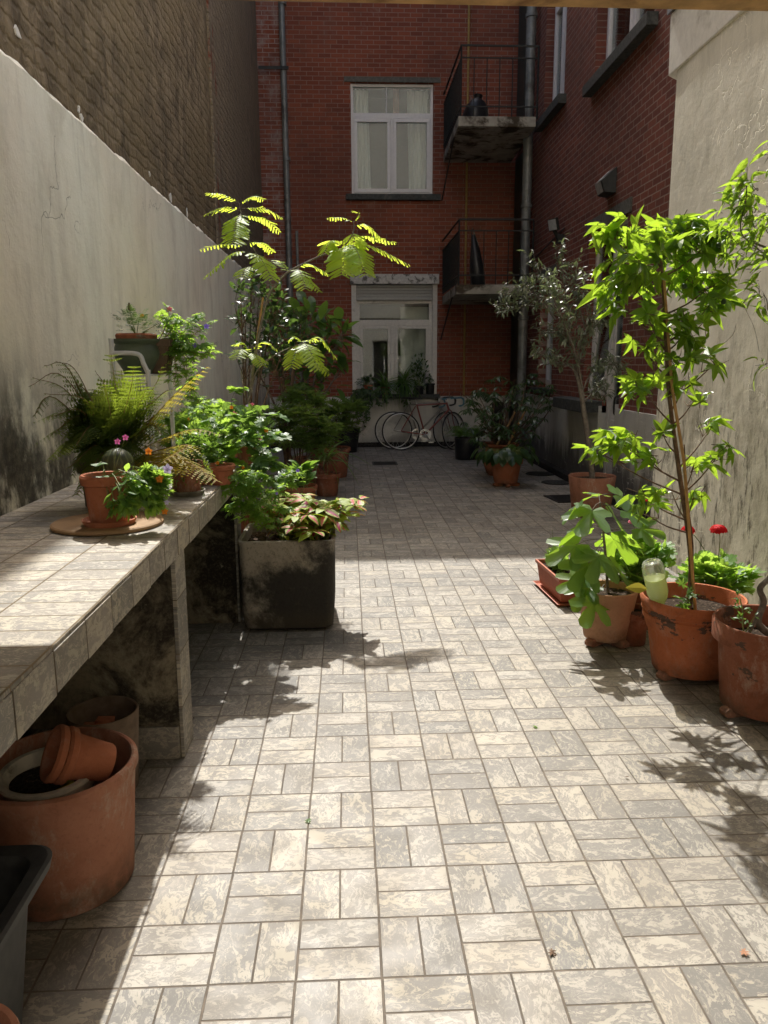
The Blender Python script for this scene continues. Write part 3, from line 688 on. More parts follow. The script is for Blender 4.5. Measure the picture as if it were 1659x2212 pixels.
q = [q[0], q[0] + V3((.48, .05, 0)), q[0] + V3((.50, -.42, 0)), q[0] + V3((.05, -.44, 0))]
b = MB(); b.prism([(p.x, p.y) for p in q], .001, .012, lambda a, c, h: (a, c, h))
for k in range(10):
    b.box(q[0].x + .06, q[0].x + .44, q[0].y - .40 + k * .04, q[0].y - .385 + k * .04, .0125, .015)
tag(b.build('door_mat', M['dark']), 'flat dark rubber mat on the paving left of the olive pot', 'mat')
# ============================================================ plants and pots: tools
RN = random.Random(11)
def terracotta(name, c, worn=.5, chips=None):
    n = NM(name); P = n.obj(); nz = n.noise(P, 5, 6, .65); f = n.noise(P, 70, 4, .7)
    col = n.mix(n.ss(nz, .35, .7), c, tuple(min(1, x * 1.22 + .02) for x in c))
    col = n.mix(n.ss(n.noise(n.scl(P, (1, 1, .5)), 9, 8, .8), .50, .70, 0, worn * 1.5), col, (.40, .30, .235))
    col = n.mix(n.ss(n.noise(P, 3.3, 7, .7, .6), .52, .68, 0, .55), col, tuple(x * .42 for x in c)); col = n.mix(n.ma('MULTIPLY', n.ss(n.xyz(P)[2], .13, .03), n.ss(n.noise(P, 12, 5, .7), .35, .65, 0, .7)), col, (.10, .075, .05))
    col = n.mix(n.ss(f, .5, .75, 0, .35), col, tuple(x * .5 for x in c))
    if chips:
        z0, z1 = chips; z = n.xyz(P)[2]
        band = n.ma('MULTIPLY', n.ss(z, z0 - .03, z0), n.ss(z, z1 + .03, z1))
        cm = n.ss(n.ma('MULTIPLY', n.noise(n.scl(P, (1, 1, 1.6)), 6, 7, .7), band), .545, .56); col = n.mix(cm, col, (.10, .06, .045))
    return n.done(n.bsdf(col, .88, .25, 0, n.bump(n.ma('ADD', f, nz), .002)))
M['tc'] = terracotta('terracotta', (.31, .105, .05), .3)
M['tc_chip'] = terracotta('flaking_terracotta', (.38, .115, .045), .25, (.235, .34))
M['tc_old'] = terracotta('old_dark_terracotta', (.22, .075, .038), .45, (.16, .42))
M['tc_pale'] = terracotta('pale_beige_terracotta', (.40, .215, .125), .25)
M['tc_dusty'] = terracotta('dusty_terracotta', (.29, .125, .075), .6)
M['tc_plastic'] = simple('terracotta_plastic', (.42, .13, .07), .5, .45, var=.08)
M['soil'] = simple('dark_potting_soil', (.035, .025, .018), 1, .1, var=.7, scale=90, bump=.006, dirt=((.12, .09, .065), 45, .58, .66))
M['green_glaze'] = simple('grey_green_glazed_clay', (.085, .115, .075), .45, .5, var=.25, scale=7, bump=.002)
M['brown_clay'] = simple('brown_clay', (.14, .10, .07), .8, .3, var=.2)
M['grey_clay'] = simple('grey_clay', (.20, .185, .15), .85, .25, var=.2, dirt=((.07, .06, .05), 6, .5, .7))
M['white_metal'] = simple('white_lacquered_tube', (.66, .67, .67), .35, .5, var=.05)
M['bark'] = simple('smooth_brown_bark', (.13, .085, .055), .85, .25, var=.35, scale=40, bump=.002)
M['bark_grey'] = simple('grey_brown_bark', (.16, .14, .115), .85, .25, var=.3, scale=40, bump=.002)
M['twig_green'] = simple('green_stem', (.16, .20, .06), .6, .35, var=.25)
M['twig_red'] = simple('reddish_stem', (.24, .13, .07), .7, .3, var=.25)
M['bamboo'] = simple('bamboo_cane', (.42, .24, .09), .55, .4, var=.2, scale=15)
M['wood'] = simple('round_wooden_board', (.30, .19, .10), .7, .3, var=.2, scale=6)
def leaf(name, c1, c2, trans, tf=.5, rough=.38, spec=.5, accent=None):
    n = NM(name); rp = n.geo().outputs['Random Per Island']
    c = n.mix(rp, c1, c2); fi = n.noise(n.obj(), 45, 4, .6); c = n.mix(n.ss(fi, .35, .7, 0, .35), c, tuple(x * .6 for x in c1))
    if accent:
        # coloured heart along the midrib, stored per vertex
        at = n.nd('Attribute', attribute_name='mid').outputs['Fac']
        r2 = n.ma('FRACT', n.ma('MULTIPLY', rp, 7.3))
        c = n.mix(n.ma('MULTIPLY', n.ss(at, .35, .75), n.ss(r2, .42, .62)), c, n.mix(n.ss(n.ma('FRACT', n.ma('MULTIPLY', rp, 31.7)), .45, .6), accent[0], accent[1]))
    h, s_, v_ = 1, 1, 1
    tcol = n.mix(.5, n.mix(1.0, n.mix(rp, trans, tuple(x * .75 for x in trans)), c, 'MULTIPLY') if accent else n.mix(rp, trans, tuple(x * .72 for x in trans)), c) if accent else n.mix(rp, trans, tuple(x * .72 for x in trans))
    b_ = n.bsdf(c, rough, spec); t_ = n.nd('BsdfTranslucent', {'Color': tcol}).outputs[0]
    return n.done(n.nd('MixShader', {0: tf, 1: b_, 2: t_}).outputs[0])
M['l_gum'] = leaf('liquidambar_leaf', (.030, .085, .016), (.06, .14, .022), (.52, .78, .05), .50, .34, .7)
M['l_fig'] = leaf('fig_leaf', (.05, .12, .045), (.08, .16, .055), (.45, .72, .05), .45, .42, .9)
M['l_mim'] = leaf('mimosa_leaf', (.14, .27, .02), (.22, .36, .03), (.85, 1.0, .10), .66, .45, .6)
M['l_olive'] = leaf('silvery_leaf', (.12, .155, .09), (.20, .235, .15), (.22, .28, .10), .28, .42, .9)
M['l_dark'] = leaf('dark_glossy_leaf', (.024, .06, .022), (.05, .095, .03), (.14, .24, .04), .35, .3, .5)
M['l_mid'] = leaf('mid_green_leaf', (.045, .115, .025), (.08, .17, .035), (.30, .50, .06), .45, .4, .5)
M['l_maple'] = leaf('small_maple_leaf', (.07, .14, .035), (.12, .19, .05), (.30, .45, .06), .42, .5, .4)
M['l_ger'] = leaf('geranium_leaf', (.08, .18, .045), (.14, .26, .07), (.52, .78, .10), .52, .5, .5)
M['l_fern'] = leaf('fern_frond', (.04, .085, .022), (.09, .13, .028), (.38, .50, .045), .42, .55, .35)
M['l_fernold'] = leaf('yellowing_fern_frond', (.28, .22, .025), (.36, .32, .05), (.80, .68, .07), .5, .6, .3)
M['l_wil'] = leaf('curly_willow_leaf', (.07, .15, .03), (.10, .19, .035), (.50, .74, .06), .5, .4, .5)
M['l_coleus'] = leaf('coleus_leaf', (.30, .42, .045), (.40, .50, .07), (.85, .95, .18), .45, .5, .4, ((.40, .02, .09), (.80, .20, .22)))
M['l_nast'] = leaf('round_leaf', (.07, .16, .05), (.10, .20, .07), (.34, .55, .08), .42, .45, .5)
M['l_yel'] = leaf('yellowed_leaf', (.42, .38, .05), (.42, .38, .05), (.7, .6, .08), .45, .5, .4)
def petal(name, c): return leaf(name, c, tuple(min(1, x * 1.15) for x in c), tuple(min(1, x * 1.3) for x in c), .35, .6, .2)
M['p_red'] = petal('red_petal', (.62, .012, .018)); M['p_viol'] = petal('violet_petal', (.26, .18, .62)); M['p_pink'] = petal('pink_petal', (.68, .16, .42))
M['p_org'] = petal('orange_petal', (.78, .26, .03)); M['p_lil'] = petal('pale_lilac_petal', (.56, .50, .76)); M['p_rose'] = petal('rose_petal', (.72, .20, .28))

class Fol(MB):
    """leaves as many small faces; 'mid' is stored per vertex (1 on the midrib, 0 at the edge)"""
    def __init__(s): super().__init__(); s.mid = []
    def leaf(s, kind, p, d, up, L, **k):
        vs, fs, md = kind(L, **k) if callable(kind) else kind
        d = d.normalized(); sd_ = d.cross(up)
        if sd_.length < 1e-4: sd_ = d.orthogonal()
        sd_.normalize(); n_ = sd_.cross(d)
        i = len(s.v)
        for (a, b, c) in vs: s.v.append(p + d * a + sd_ * b + n_ * c)
        s.f += [tuple(i + q for q in f) for f in fs]; s.mid += md
    def buildf(s, name, mat, parent):
        o = s.build(name, mat, parent, recalc=False)
        at = o.data.attributes.new('mid', 'FLOAT', 'POINT'); at.data.foreach_set('value', (s.mid + [0] * (len(s.v) - len(s.mid)))[:len(s.v)])
        return o
def k_simple(L, W=.4, prof=(0, .62, 1, .85, .5, 0), fold=.18, curl=.25, twist=0):
    vs = []; fs = []; md = []; n_ = len(prof) - 1
    for i, w in enumerate(prof):
        t = i / n_; a = L * t * (1 - .12 * curl * t); c = -curl * L * t * t; w_ = w * W * L * .5
        ct, st = math.cos(twist * t), math.sin(twist * t)
        for sgn in (-1, 0, 1):
            y = sgn * w_; z = abs(sgn) * w_ * fold
            vs.append((a, y * ct - z * st, c + y * st + z * ct)); md.append(1.0 if sgn == 0 else 0.0)
    for i in range(n_):
        b = 3 * i; fs += [(b, b + 1, b + 4, b + 3), (b + 1, b + 2, b + 5, b + 4)]
    return vs, fs, md
def k_lobed(L, out, curl=.3, fold=.12, wave=.04, ctr=.0):
    vs = [(0, 0, 0)]; md = [1.0]
    ph = RN.random() * 6
    for (an, r) in out:
        a = math.radians(an); rr = r * L
        x, y = rr * math.cos(a) + ctr * L, rr * math.sin(a)
        vs.append((x, y, -curl * r * r * L + fold * abs(y) + wave * L * math.sin(3 * a + ph))); md.append(0.0)
    n_ = len(out); fs = [(0, i + 1, (i + 1) % n_ + 1) for i in range(n_ - 1)]
    if abs(out[0][0]) > 176: fs.append((0, n_, 1))
    return vs, fs, md
def sym(h): return [(-a, r) for a, r in reversed(h) if a > 0] + list(h)
GUM = sym([(0, 1), (8, .80), (18, .60), (29, .44), (42, .66), (52, .92), (61, .74), (76, .46), (90, .40), (104, .56), (114, .66), (126, .46), (150, .22)])
FIG = sym([(0, 1), (7, .99), (14, .90), (19, .62), (23, .34), (30, .36), (37, .66), (46, .86), (58, .86), (68, .66), (78, .42), (90, .44), (104, .60), (120, .58), (136, .42), (156, .40), (172, .14)])
GER = sym([(0, .95), (8, .84), (14, .9), (22, .58), (34, .86), (44, .80), (54, .86), (64, .56), (78, .82), (92, .76), (106, .78), (118, .56), (132, .68), (150, .6), (168, .3)])
CUT = sym([(0, 1), (7, .72), (13, .78), (18, .38), (34, .72), (42, .95), (50, .70), (58, .36), (80, .66), (90, .85), (100, .6), (108, .34), (128, .55), (140, .5), (165, .15)])
MAP = sym([(0, 1), (8, .6), (18, .28), (30, .62), (38, .92), (46, .58), (56, .26), (74, .55), (80, .74), (88, .45), (102, .2), (120, .4), (128, .1)])
RND = [(a, .5 + .02 * math.sin(a * .12)) for a in range(-180, 180, 22)]
ASTER = sym([(0, 1), (14, .92), (25, .55), (36, .95), (55, .95), (70, .6), (86, .95), (104, .9), (120, .55), (140, .9), (165, .8), (180, .7)])[1:]
def k_of(out, **k): return lambda L: k_lobed(L, out, **k)
k_gum = lambda L: k_lobed(L, GUM, curl=RN.uniform(.3, 1.1), fold=RN.uniform(-.1, .6), wave=.06)
k_fig = lambda L: k_lobed(L, FIG, curl=RN.uniform(.15, .4), fold=RN.uniform(-.05, .25), wave=.03)
k_ger = lambda L: k_lobed(L, GER, curl=RN.uniform(.0, .3), fold=RN.uniform(0, .25), wave=.05)
k_cut = lambda L: k_lobed(L, CUT, curl=RN.uniform(.1, .4), fold=RN.uniform(-.1, .2))
k_map = lambda L: k_lobed(L, MAP, curl=RN.uniform(.2, .5), fold=0, wave=.02)
k_rnd = lambda L: k_lobed(L * 1.0, RND, curl=RN.uniform(-.3, .25), fold=0, wave=.05, ctr=.15)
k_oval = lambda L: k_simple(L, .48, curl=RN.uniform(.1, .4))
k_long = lambda L: k_simple(L, .22, curl=RN.uniform(.1, .6))
k_big = lambda L: k_simple(L, .42, (0, .45, .85, 1, .9, .6, 0), .15, RN.uniform(.2, .6))
k_heart = lambda L: k_simple(L, .75, (.3, .95, 1, .85, .55, 0), .15, RN.uniform(.2, .5))
def k_ser(L):
    vs, fs, md = k_simple(L, .55, (0, .55, .62, .95, .9, 1.02, .82, .86, .6, .5, .22, 0), .12, RN.uniform(.1, .5)); return vs, fs, md
def k_strap(L): return k_simple(L, .055, (.6, 1, 1, .9, .8, .6, .3, 0), .3, RN.uniform(.5, 1.1))
def k_wil(L): return k_simple(L, .27, (0, .7, 1, .95, .8, .5, .25, 0), .25, RN.uniform(.3, 1.0), RN.uniform(-4, 4))
def rvec(r=RN):
    while True:
        v = V3((r.uniform(-1, 1), r.uniform(-1, 1), r.uniform(-1, 1)))
        if .05 < v.length < 1: return v.normalized()
UP = V3((0, 0, 1))
def frond(F, pts, W, n_, kind='mim', tilt=0.0, S=None, drop=.25):
    """leaf with paired leaflets along a curved rachis"""
    P = spline([V3(p) for p in pts], 6); k = len(P) - 1
    tot = [0]
    for i in range(k): tot.append(tot[-1] + (P[i + 1] - P[i]).length)
    def at(t):
        s_ = t * tot[-1]
        for i in range(k):
            if tot[i + 1] >= s_ or i == k - 1:
                f_ = (s_ - tot[i]) / max(1e-9, tot[i + 1] - tot[i]); return P[i].lerp(P[i + 1], f_), (P[i + 1] - P[i]).normalized()
    for i in range(n_):
        t = (i + .5) / n_
        if kind == 'mim': tt = .10 + .90 * t; w = W * (1 - .55 * abs(tt - .48) ** 1.5 * 2.2) * (1.0 if t < .93 else .7)
        else: tt = .14 + .86 * t; w = W * max(.04, math.sin(PI * min(1, (.16 + .84 * (1 - t)) * .58 + .0)) ** 1.1) * (1 if t > .12 else .7)
        p, d = at(tt); sd_ = d.cross(UP)
        if sd_.length < .05: sd_ = V3((1, 0, 0)) - d * d.x
        sd_.normalize(); nn = sd_.cross(d)
        for sg in (-1, 1):
            o = (sd_ * sg * 1.0 + d * (.45 if kind == 'mim' else .32) + nn * (RN.uniform(-.12, .1) + tilt) + V3((0, 0, -drop))).normalized()
            if kind == 'mim':
                F.leaf(lambda L: k_simple(L, .185, (.5, .95, 1, 1, .95, .5), -.1, RN.uniform(.0, .25)), p, o, nn, w * RN.uniform(.9, 1.05))
            elif kind == 'fern':
                # a pinna: toothed strip tapering to a point
                m_ = 6; L = w * RN.uniform(.85, 1.08); vs = []; fs = []; md = []
                for j in range(m_):
                    a0 = L * j / m_; a1 = L * (j + .92) / m_; ww = L * .20 * (1 - .72 * j / m_); cc = -.22 * L * (j / m_) ** 2
                    b0 = len(vs); vs += [(a0, 0, cc), (a0 + (a1 - a0) * .65, ww, cc), (a1, ww * .25, cc), (a1, 0, cc), (a1, -ww * .25, cc), (a0 + (a1 - a0) * .65, -ww, cc)]
                    md += [0] * 6; fs += [(b0, b0 + 1, b0 + 2, b0 + 3), (b0, b0 + 3, b0 + 4, b0 + 5)]
                F.leaf((vs, fs, md), p, o, nn, L)
    if S is not None: S.tube(P, W * .022 if kind == 'mim' else W * .03, W * .008, 4)
def blob(F, S, ctr, rad, n_, kind, size, org=None, droop=.35, jit=.35, flat=.0, stalk=.0, shell=.35, r=RN, outw=1.0):
    """leaves spread through an ellipsoid, turned outward and hanging"""
    ctr = V3(ctr); rad = V3(rad) if hasattr(rad, '__len__') else V3((rad,) * 3)
    org = V3(org) if org is not None else ctr - V3((0, 0, rad.z * .6))
    for _ in range(n_):
        u = rvec(r) * (r.random() ** shell); p = ctr + V3((u.x * rad.x, u.y * rad.y, u.z * rad.z))
        o = (p - org); o = o.normalized() if o.length > 1e-4 else rvec(r)
        d = (o * outw + rvec(r) * jit * 2 * .6); d.z = d.z * (1 - flat) - droop * r.uniform(.1, 1.4); d.normalize()
        up = (UP + rvec(r) * jit + V3((0, 0, .2))).normalized()
        L = size * r.uniform(.65, 1.15)
        if stalk and S is not None: S.tube([p - d * L * stalk + V3((0, 0, L * stalk * .2)), p], .0012 + L * .008, seg=3, caps=False)
        F.leaf(kind, p, d, up, L)
def twigs(S, a, ctr, rad, n_, r0=.004, r1=.0012, r=RN):
    a = V3(a); ctr = V3(ctr)
    for _ in range(n_):
        u = rvec(r); e = ctr + V3((u.x * rad[0], u.y * rad[1], u.z * rad[2])) * .8
        m = a.lerp(e, .5) + rvec(r) * (e - a).length * .12
        S.tube([a, m, e], r0, r1, 5, caps=False, smooth=3)
def flower(F, p, d, r_, kind='five', n_=5):
    d = V3(d).normalized(); s1 = d.orthogonal().normalized(); s2 = d.cross(s1)
    for i in range(n_):
        th = 2 * PI * i / n_ + RN.random() * .2; o = (s1 * math.cos(th) + s2 * math.sin(th) + d * .35)
        F.leaf(lambda L: k_simple(L, .8, (.35, .9, 1, .8, .3), .1, .3), V3(p), o, d, r_)
# pots -------------------------------------------------------
def pot_prof(r, rb, h, lip=.03, lh=.055, th=.014, style='plain', inner=.10):
    P = [(.001, 0), (rb, 0), (rb + .004, .006)]
    if style == 'plain':
        P += [(rb + (r - lip * .35 - rb) * (h - lh) / h, h - lh), (r - .002, h - lh + .006), (r, h - .008), (r - .005, h)]
    elif style == 'round':
        P += [(r * .97, h - lh * .9), (r + .004, h - lh * .5), (r + .002, h - .006), (r - .008, h)]
    elif style == 'banded':
        a = h - lh
        P += [(rb + (r * .93 - rb) * .60, h * .55), (rb + (r * .93 - rb) * .62 + .004, h * .556), (r * .915, a - .035), (r * .94, a - .030), (r * .945, a - .008), (r * .925, a - .002),
              (r * .93, a + .004), (r * .97, a + .012), (r * .955, a + .03), (r * .99, a + .04), (r * 1.0, h - .014), (r - .006, h)]
    elif style == 'straight':
        P += [(r - .003, h - .006), (r - .006, h)]
    P += [(r - th, h - .002), (r - th - .004, h - .012), (r - th - (r - rb) * (inner / h) , h - inner), (.001, h - inner - .002)]
    return P
def pot(root, c, r, rb, h, mat, lip=.03, lh=.055, style='plain', soil=True, inner=.06, mtx=None, seg=48, name='pot', th=.014):
    b = MB(); b.lathe(pot_prof(r, rb, h, lip, lh, th, style, inner), c, seg, mtx, .012, r * 31); o = b.build(name, mat, root, smooth=35)
    if soil:
        rs = r - th - .005 - (r - rb) * (inner - .02) / h
        b = MB(); b.lathe([(rs, 0)] + [(rs * q, .006 + .004 * math.sin(q * 20)) for q in (.8, .55, .3)] + [(.001, .01)], (c[0], c[1], c[2] + h - inner + .012), 28, mtx, .1, r * 7)
        b.build('soil', M['soil'], root, smooth=60)
    return o
def saucer(root, c, r, mat, h=.022):
    b = MB(); b.lathe([(.001, 0), (r * .9, 0), (r, h), (r - .006, h + .001), (r * .88, .006), (.001, .006)], c, 36); return b.build('saucer', mat, root, smooth=35)
def feet(root, c, r, mat, angs=(200, 320, 80), z=.03):
    for a in angs:
        a = math.radians(a); p = V3((c[0] + math.cos(a) * r, c[1] + math.sin(a) * r, 0)); o = V3((math.cos(a), math.sin(a), 0)); s_ = V3((-o.y, o.x, 0))
        b = MB(); mp = lambda x, y, h: tuple(p + o * x + s_ * h + UP * y)
        b.prism([(-.08, .002), (.025, .002), (.042, .012), (.045, .03), (.03, .042), (.005, .045), (.0, z - .002), (-.08, z - .002)], -.024, .024, mp)
        b.build('pot_foot', mat, root, bevel=.006, smooth=40)
# ============================================================ plants and pots: right side, near
def plant(name, label, cat, c, group=None): return thing(name, label, cat, (c[0], c[1], c[2]), group)
# --- liquidambar in the big banded pot
c = V3((1.645, 3.52, 0)); T = plant('potted_tree', 'young liquidambar tree staked in a big banded terracotta pot', 'tree', c)
pc = V3((c.x, c.y, .032)); pot(T, pc, .243, .165, .365, M['tc_chip'], style='banded', lh=.075, inner=.085, seg=64); feet(T, pc, .15, M['tc_dusty'], (205, 318, 90))
YT = 3.52
tr = [V3((1.63, YT, .33)), A(1492, 1200, YT), A(1470, 1040, YT), A(1446, 860, YT), A(1438, 740, YT), A(1432, 620, YT), A(1424, 500, YT)]
S = MB(); S.tube(tr, .0145, .005, 8, smooth=4)
S.tube([V3((1.640, YT + .02, .33)), A(1495, 1180, YT + .02), A(1484, 1080, YT + .02), A(1478, 960, YT + .02)], .010, .003, 7, smooth=3)
F = Fol(); r = random.Random(5)
cl = [(1400, 520, 95, 62, 78, .05), (1320, 500, 40, 40, 22, -.05), (1470, 500, 60, 48, 36, .05), (1535, 515, 55, 50, 34, .0), (1355, 590, 65, 55, 44, -.1), (1450, 600, 70, 60, 42, .12), (1325, 640, 38, 50, 20, 0),
      (1540, 610, 55, 45, 26, .0), (1400, 680, 55, 35, 16, -.05), (1480, 710, 65, 48, 40, 0), (1545, 660, 35, 30, 12, .05), (1390, 740, 40, 30, 9, -.05), (1390, 830, 48, 34, 22, -.08), (1470, 770, 50, 30, 16, .0), (1475, 830, 35, 25, 6, .0),
      (1545, 780, 34, 26, 8, .0), (1500, 860, 30, 18, 4, 0), (1540, 915, 42, 22, 8, .05), (1555, 975, 42, 26, 9, .0), (1500, 1000, 34, 25, 7, .02), (1340, 950, 60, 26, 22, -.08), (1300, 975, 34, 22, 9, -.1), (1400, 985, 42, 30, 12, -.04), (1430, 930, 26, 20, 4, .0),
      (1452, 1060, 45, 34, 7, .1), (1380, 1060, 40, 26, 8, -.05), (1500, 1060, 30, 22, 5, .05), (1395, 1105, 45, 25, 6, -.08)]
def on(pts, py):
    for i in range(len(pts) - 1):
        pass
    return min(spline(list(pts), 6), key=lambda q: abs(q.z - py))
for (px, py, rx, ry, n_, dy) in cl:
    k = YT / FPX; p = A(px, py, YT + dy); a = on(tr, p.z - .10 - abs(p.x - tr[3].x) * .35)
    S.tube([a, a.lerp(p, .5) + V3((0, 0, -.02)), p + V3((0, 0, -.01))], .0052, .0018, 5, caps=False, smooth=3)
    twigs(S, a.lerp(p, .7), p, (rx * k, .1, ry * k), 3, .0022, .001, r)
    blob(F, S, p, (rx * k * 1.05, max(rx, ry) * k * 1.0, ry * k * .8), int(n_ * .62), k_gum, .084, a, 1.0, 1.0, 0, .5, .5, r)
for (px, py) in [(1565, 655), (1470, 620), (1395, 640), (1290, 580), (1500, 560), (1345, 950)]:
    b_ = A(px, py, YT); F2 = None
for (px, py) in ((1563, 652), (1478, 618), (1552, 530), (1335, 645), (1380, 560), (1345, 955)): b = MB(); b.sphere(A(px, py, YT - .12), .012, 8, 6); b.build('seed_ball', M['l_dark'], T, smooth=80)
S.build('trunk', M['bark'], T, smooth=60); F.buildf('foliage', M['l_gum'], T)
b = MB(); b.tube([V3((1.65, YT - .02, .33)), A(1478, 1000, YT - .025), A(1452, 840, YT - .02), A(1434, 600, YT - .01)], .0085, .0065, 8); b.build('stake', M['bamboo'], T, smooth=60)
F = Fol(); F.leaf(k_simple(.10, .5), A(1398, 1272, 3.33), V3((-1, -.15, .18)), V3((0, -1, .6)), .1); F.buildf('yellow_leaf', M['l_yel'], T)
F = Fol(); blob(F, None, (1.575, 3.47, .42), (.035, .03, .06), 9, k_cut, .045, None, .4); F.buildf('seedling', M['l_mid'], T)
# bottle
t = thing('plastic_bottle', 'upturned clear bottle of yellowish water stuck in the big banded pot', 'bottle', (1.47, 3.49, .34))
mt = Matrix.Rotation(math.radians(-16), 4, 'Y') @ Matrix.Scale(1.15, 4) @ Matrix.Rotation(math.radians(6), 4, 'X')
bp = V3((1.480, 3.485, .325))
def bott():
    n = NM('bottle_plastic'); g = n.nd('BsdfGlass', {'Color': (.93, .96, .93), 'Roughness': .03, 'IOR': 1.35}).outputs[0]; t_ = n.nd('BsdfTransparent', {'Color': (.93, .96, .93)}).outputs[0]
    g2 = n.bsdf((.75, .80, .74), .22, .8); m1 = n.nd('MixShader', {0: .45, 1: g, 2: t_}).outputs[0]
    return n.done(n.nd('MixShader', {0: .22, 1: m1, 2: g2}).outputs[0])
b = MB(); b.lathe([(.012, .0), (.013, .03), (.036, .07), (.044, .10), (.0425, .15), (.0445, .18), (.043, .215), (.036, .235), (.026, .238), (.018, .228), (.001, .226)], bp, 28, mt); b.build('bottle', bott(), t, smooth=60)
b = MB(); b.lathe([(.001, .005), (.010, .03), (.033, .07), (.041, .10), (.0405, .165), (.001, .166)], bp, 24, mt)
n = NM('yellow_water'); wsh = n.nd('MixShader', {0: .55, 1: n.nd('BsdfTranslucent', {'Color': (.75, .80, .30)}).outputs[0], 2: n.bsdf((.50, .54, .22), .2, .6)}).outputs[0]
b.build('water', n.done(wsh), t, smooth=60)
# --- fig
c = V3((1.385, 3.98, 0)); T = plant('potted_fig', 'young fig with huge lobed leaves in a pale beige pot', 'plant', c)
pc = V3((c.x, c.y, .032)); pot(T, pc, .162, .112, .275, M['tc_pale'], style='straight', inner=.05, th=.016); feet(T, pc, .105, M['tc_dusty'], (215, 300, 90))
S = MB(); F = Fol(); Y0 = 3.98; r = random.Random(9)
st = [V3((1.39, Y0, .27)), A(1308, 1200, Y0), A(1303, 1150, Y0), A(1296, 1085, Y0)]
S.tube(st, .0085, .005, 7, smooth=3)
figs_ = 0
figs = [(1290, 1075, 1240, 1100, .17, -.05, (-.1, .5, 1)), (1300, 1070, 1345, 1080, .17, .08, (.1, -.3, 1)), (1298, 1085, 1272, 1120, .20, -.12, (-.2, -.5, 1)), (1300, 1085, 1330, 1130, .17, .05, (.3, -.6, .8)),
        (1300, 1140, 1250, 1150, .18, .02, (-.3, .8, .7)), (1302, 1150, 1332, 1180, .20, .05, (.3, .7, .5)), (1303, 1170, 1262, 1240, .20, -.10, (-.2, -.8, .6)), (1303, 1165, 1228, 1190, .20, -.04, (-.6, -.5, .5)),
        (1304, 1180, 1290, 1220, .19, -.16, (.0, -.8, .7)), (1304, 1200, 1330, 1235, .16, -.02, (.4, -.6, .6)), (1306, 1230, 1258, 1290, .16, -.10, (-.5, -.7, .4)), (1306, 1240, 1232, 1265, .15, -.06, (-.6, -.5, .5)),
        (1300, 1090, 1370, 1120, .14, -.02, (.3, -.4, .9)), (1303, 1150, 1405, 1150, .15, -.04, (.3, -.6, .7)), (1306, 1262, 1277, 1322, .19, -.17, (-.15, -.9, .25)), (1296, 1085, 1290, 1072, .12, .1, (0, .6, .8))]
for (ax, ay, bx, by, L, dy, up) in figs:
    a = A(ax, ay, Y0); p = A(bx, by, Y0 + dy); d = (p - a); d = d * V3((1, 1, .6)); m = a.lerp(p, .5)
    q = a + (p - a) * .80 + V3((0, 0, .02))
    S.tube([a, q.lerp(a, .5) + V3((0, 0, .012)), q], .0028, .0018, 5, caps=False, smooth=3)
    dd = (d.normalized() + V3((0, -.15, -.18))).normalized(); F.leaf(k_fig, q, dd, (V3(up).normalized() + rvec(r) * .3).normalized(), L * .90)
S.build('trunk', M['bark_grey'], T, smooth=60); F.buildf('foliage', M['l_fig'], T)
# --- red window-box style trough
g = V3((1.385, 4.86, 0)); ang = math.radians(3)
T = plant('planter_trough', 'ribbed terracotta plastic trough with a small marigold, nearest the shadow edge', 'planter', g)
rot = Matrix.Translation(g) @ Matrix.Rotation(ang, 4, 'Z')
b = MB(); Lh, Wt, Hh = .25, .10, .16
def ring(w, l, z): return [(-w, -l, z), (w, -l, z), (w, l, z), (-w, l, z)]
rs = [ring(.078, .225, .022), ring(.096, .245, Hh), ring(.106, .255, Hh), ring(.106, .255, Hh + .02), ring(.094, .243, Hh + .02), ring(.090, .240, Hh - .02)]
vs = [rot @ V3(p) for q in rs for p in q]; fs = [(4 * i + j, 4 * i + (j + 1) % 4, 4 * i + 4 + (j + 1) % 4, 4 * i + 4 + j) for i in range(len(rs) - 1) for j in range(4)] + [(0, 1, 2, 3), (20, 21, 22, 23)]
b.add(vs, fs)
for i in range(26):
    y = -.22 + i * .0172; t0 = (y) / .225
    for sx in (-1, 1): b.add([rot @ V3(p) for p in ((sx * .080, y * 1.0, .03), (sx * .080, y + .007, .03), (sx * .0985, (y + .007) * 1.06, Hh - .004), (sx * .0985, y * 1.06, Hh - .004), (sx * .074, y, .03), (sx * .092, y * 1.06, Hh - .004))], [(0, 1, 2, 3), (0, 3, 5, 4)])
for i in range(9):
    x = -.068 + i * .0165
    b.add([rot @ V3(p) for p in ((x, -.2285, .03), (x + .007, -.2285, .03), ((x + .007) * 1.2, -.2485, Hh - .004), (x * 1.2, -.2485, Hh - .004))], [(0, 1, 2, 3)])
b.build('trough', M['tc_plastic'], T, recalc=True)
b = MB(); rs = [ring(.095, .25, .003), ring(.115, .27, .022), ring(.110, .265, .023), ring(.092, .247, .008)]
vs = [rot @ V3(p) for q in rs for p in q]; b.add(vs, [(4 * i + j, 4 * i + (j + 1) % 4, 4 * i + 4 + (j + 1) % 4, 4 * i + 4 + j) for i in range(3) for j in range(4)] + [(0, 1, 2, 3), (12, 13, 14, 15)]); b.build('saucer', M['tc_plastic'], T)
b = MB(); b.add([rot @ V3(p) for p in ring(.093, .24, Hh - .005)], [(0, 1, 2, 3)]); b.build('soil', M['soil'], T, recalc=False)
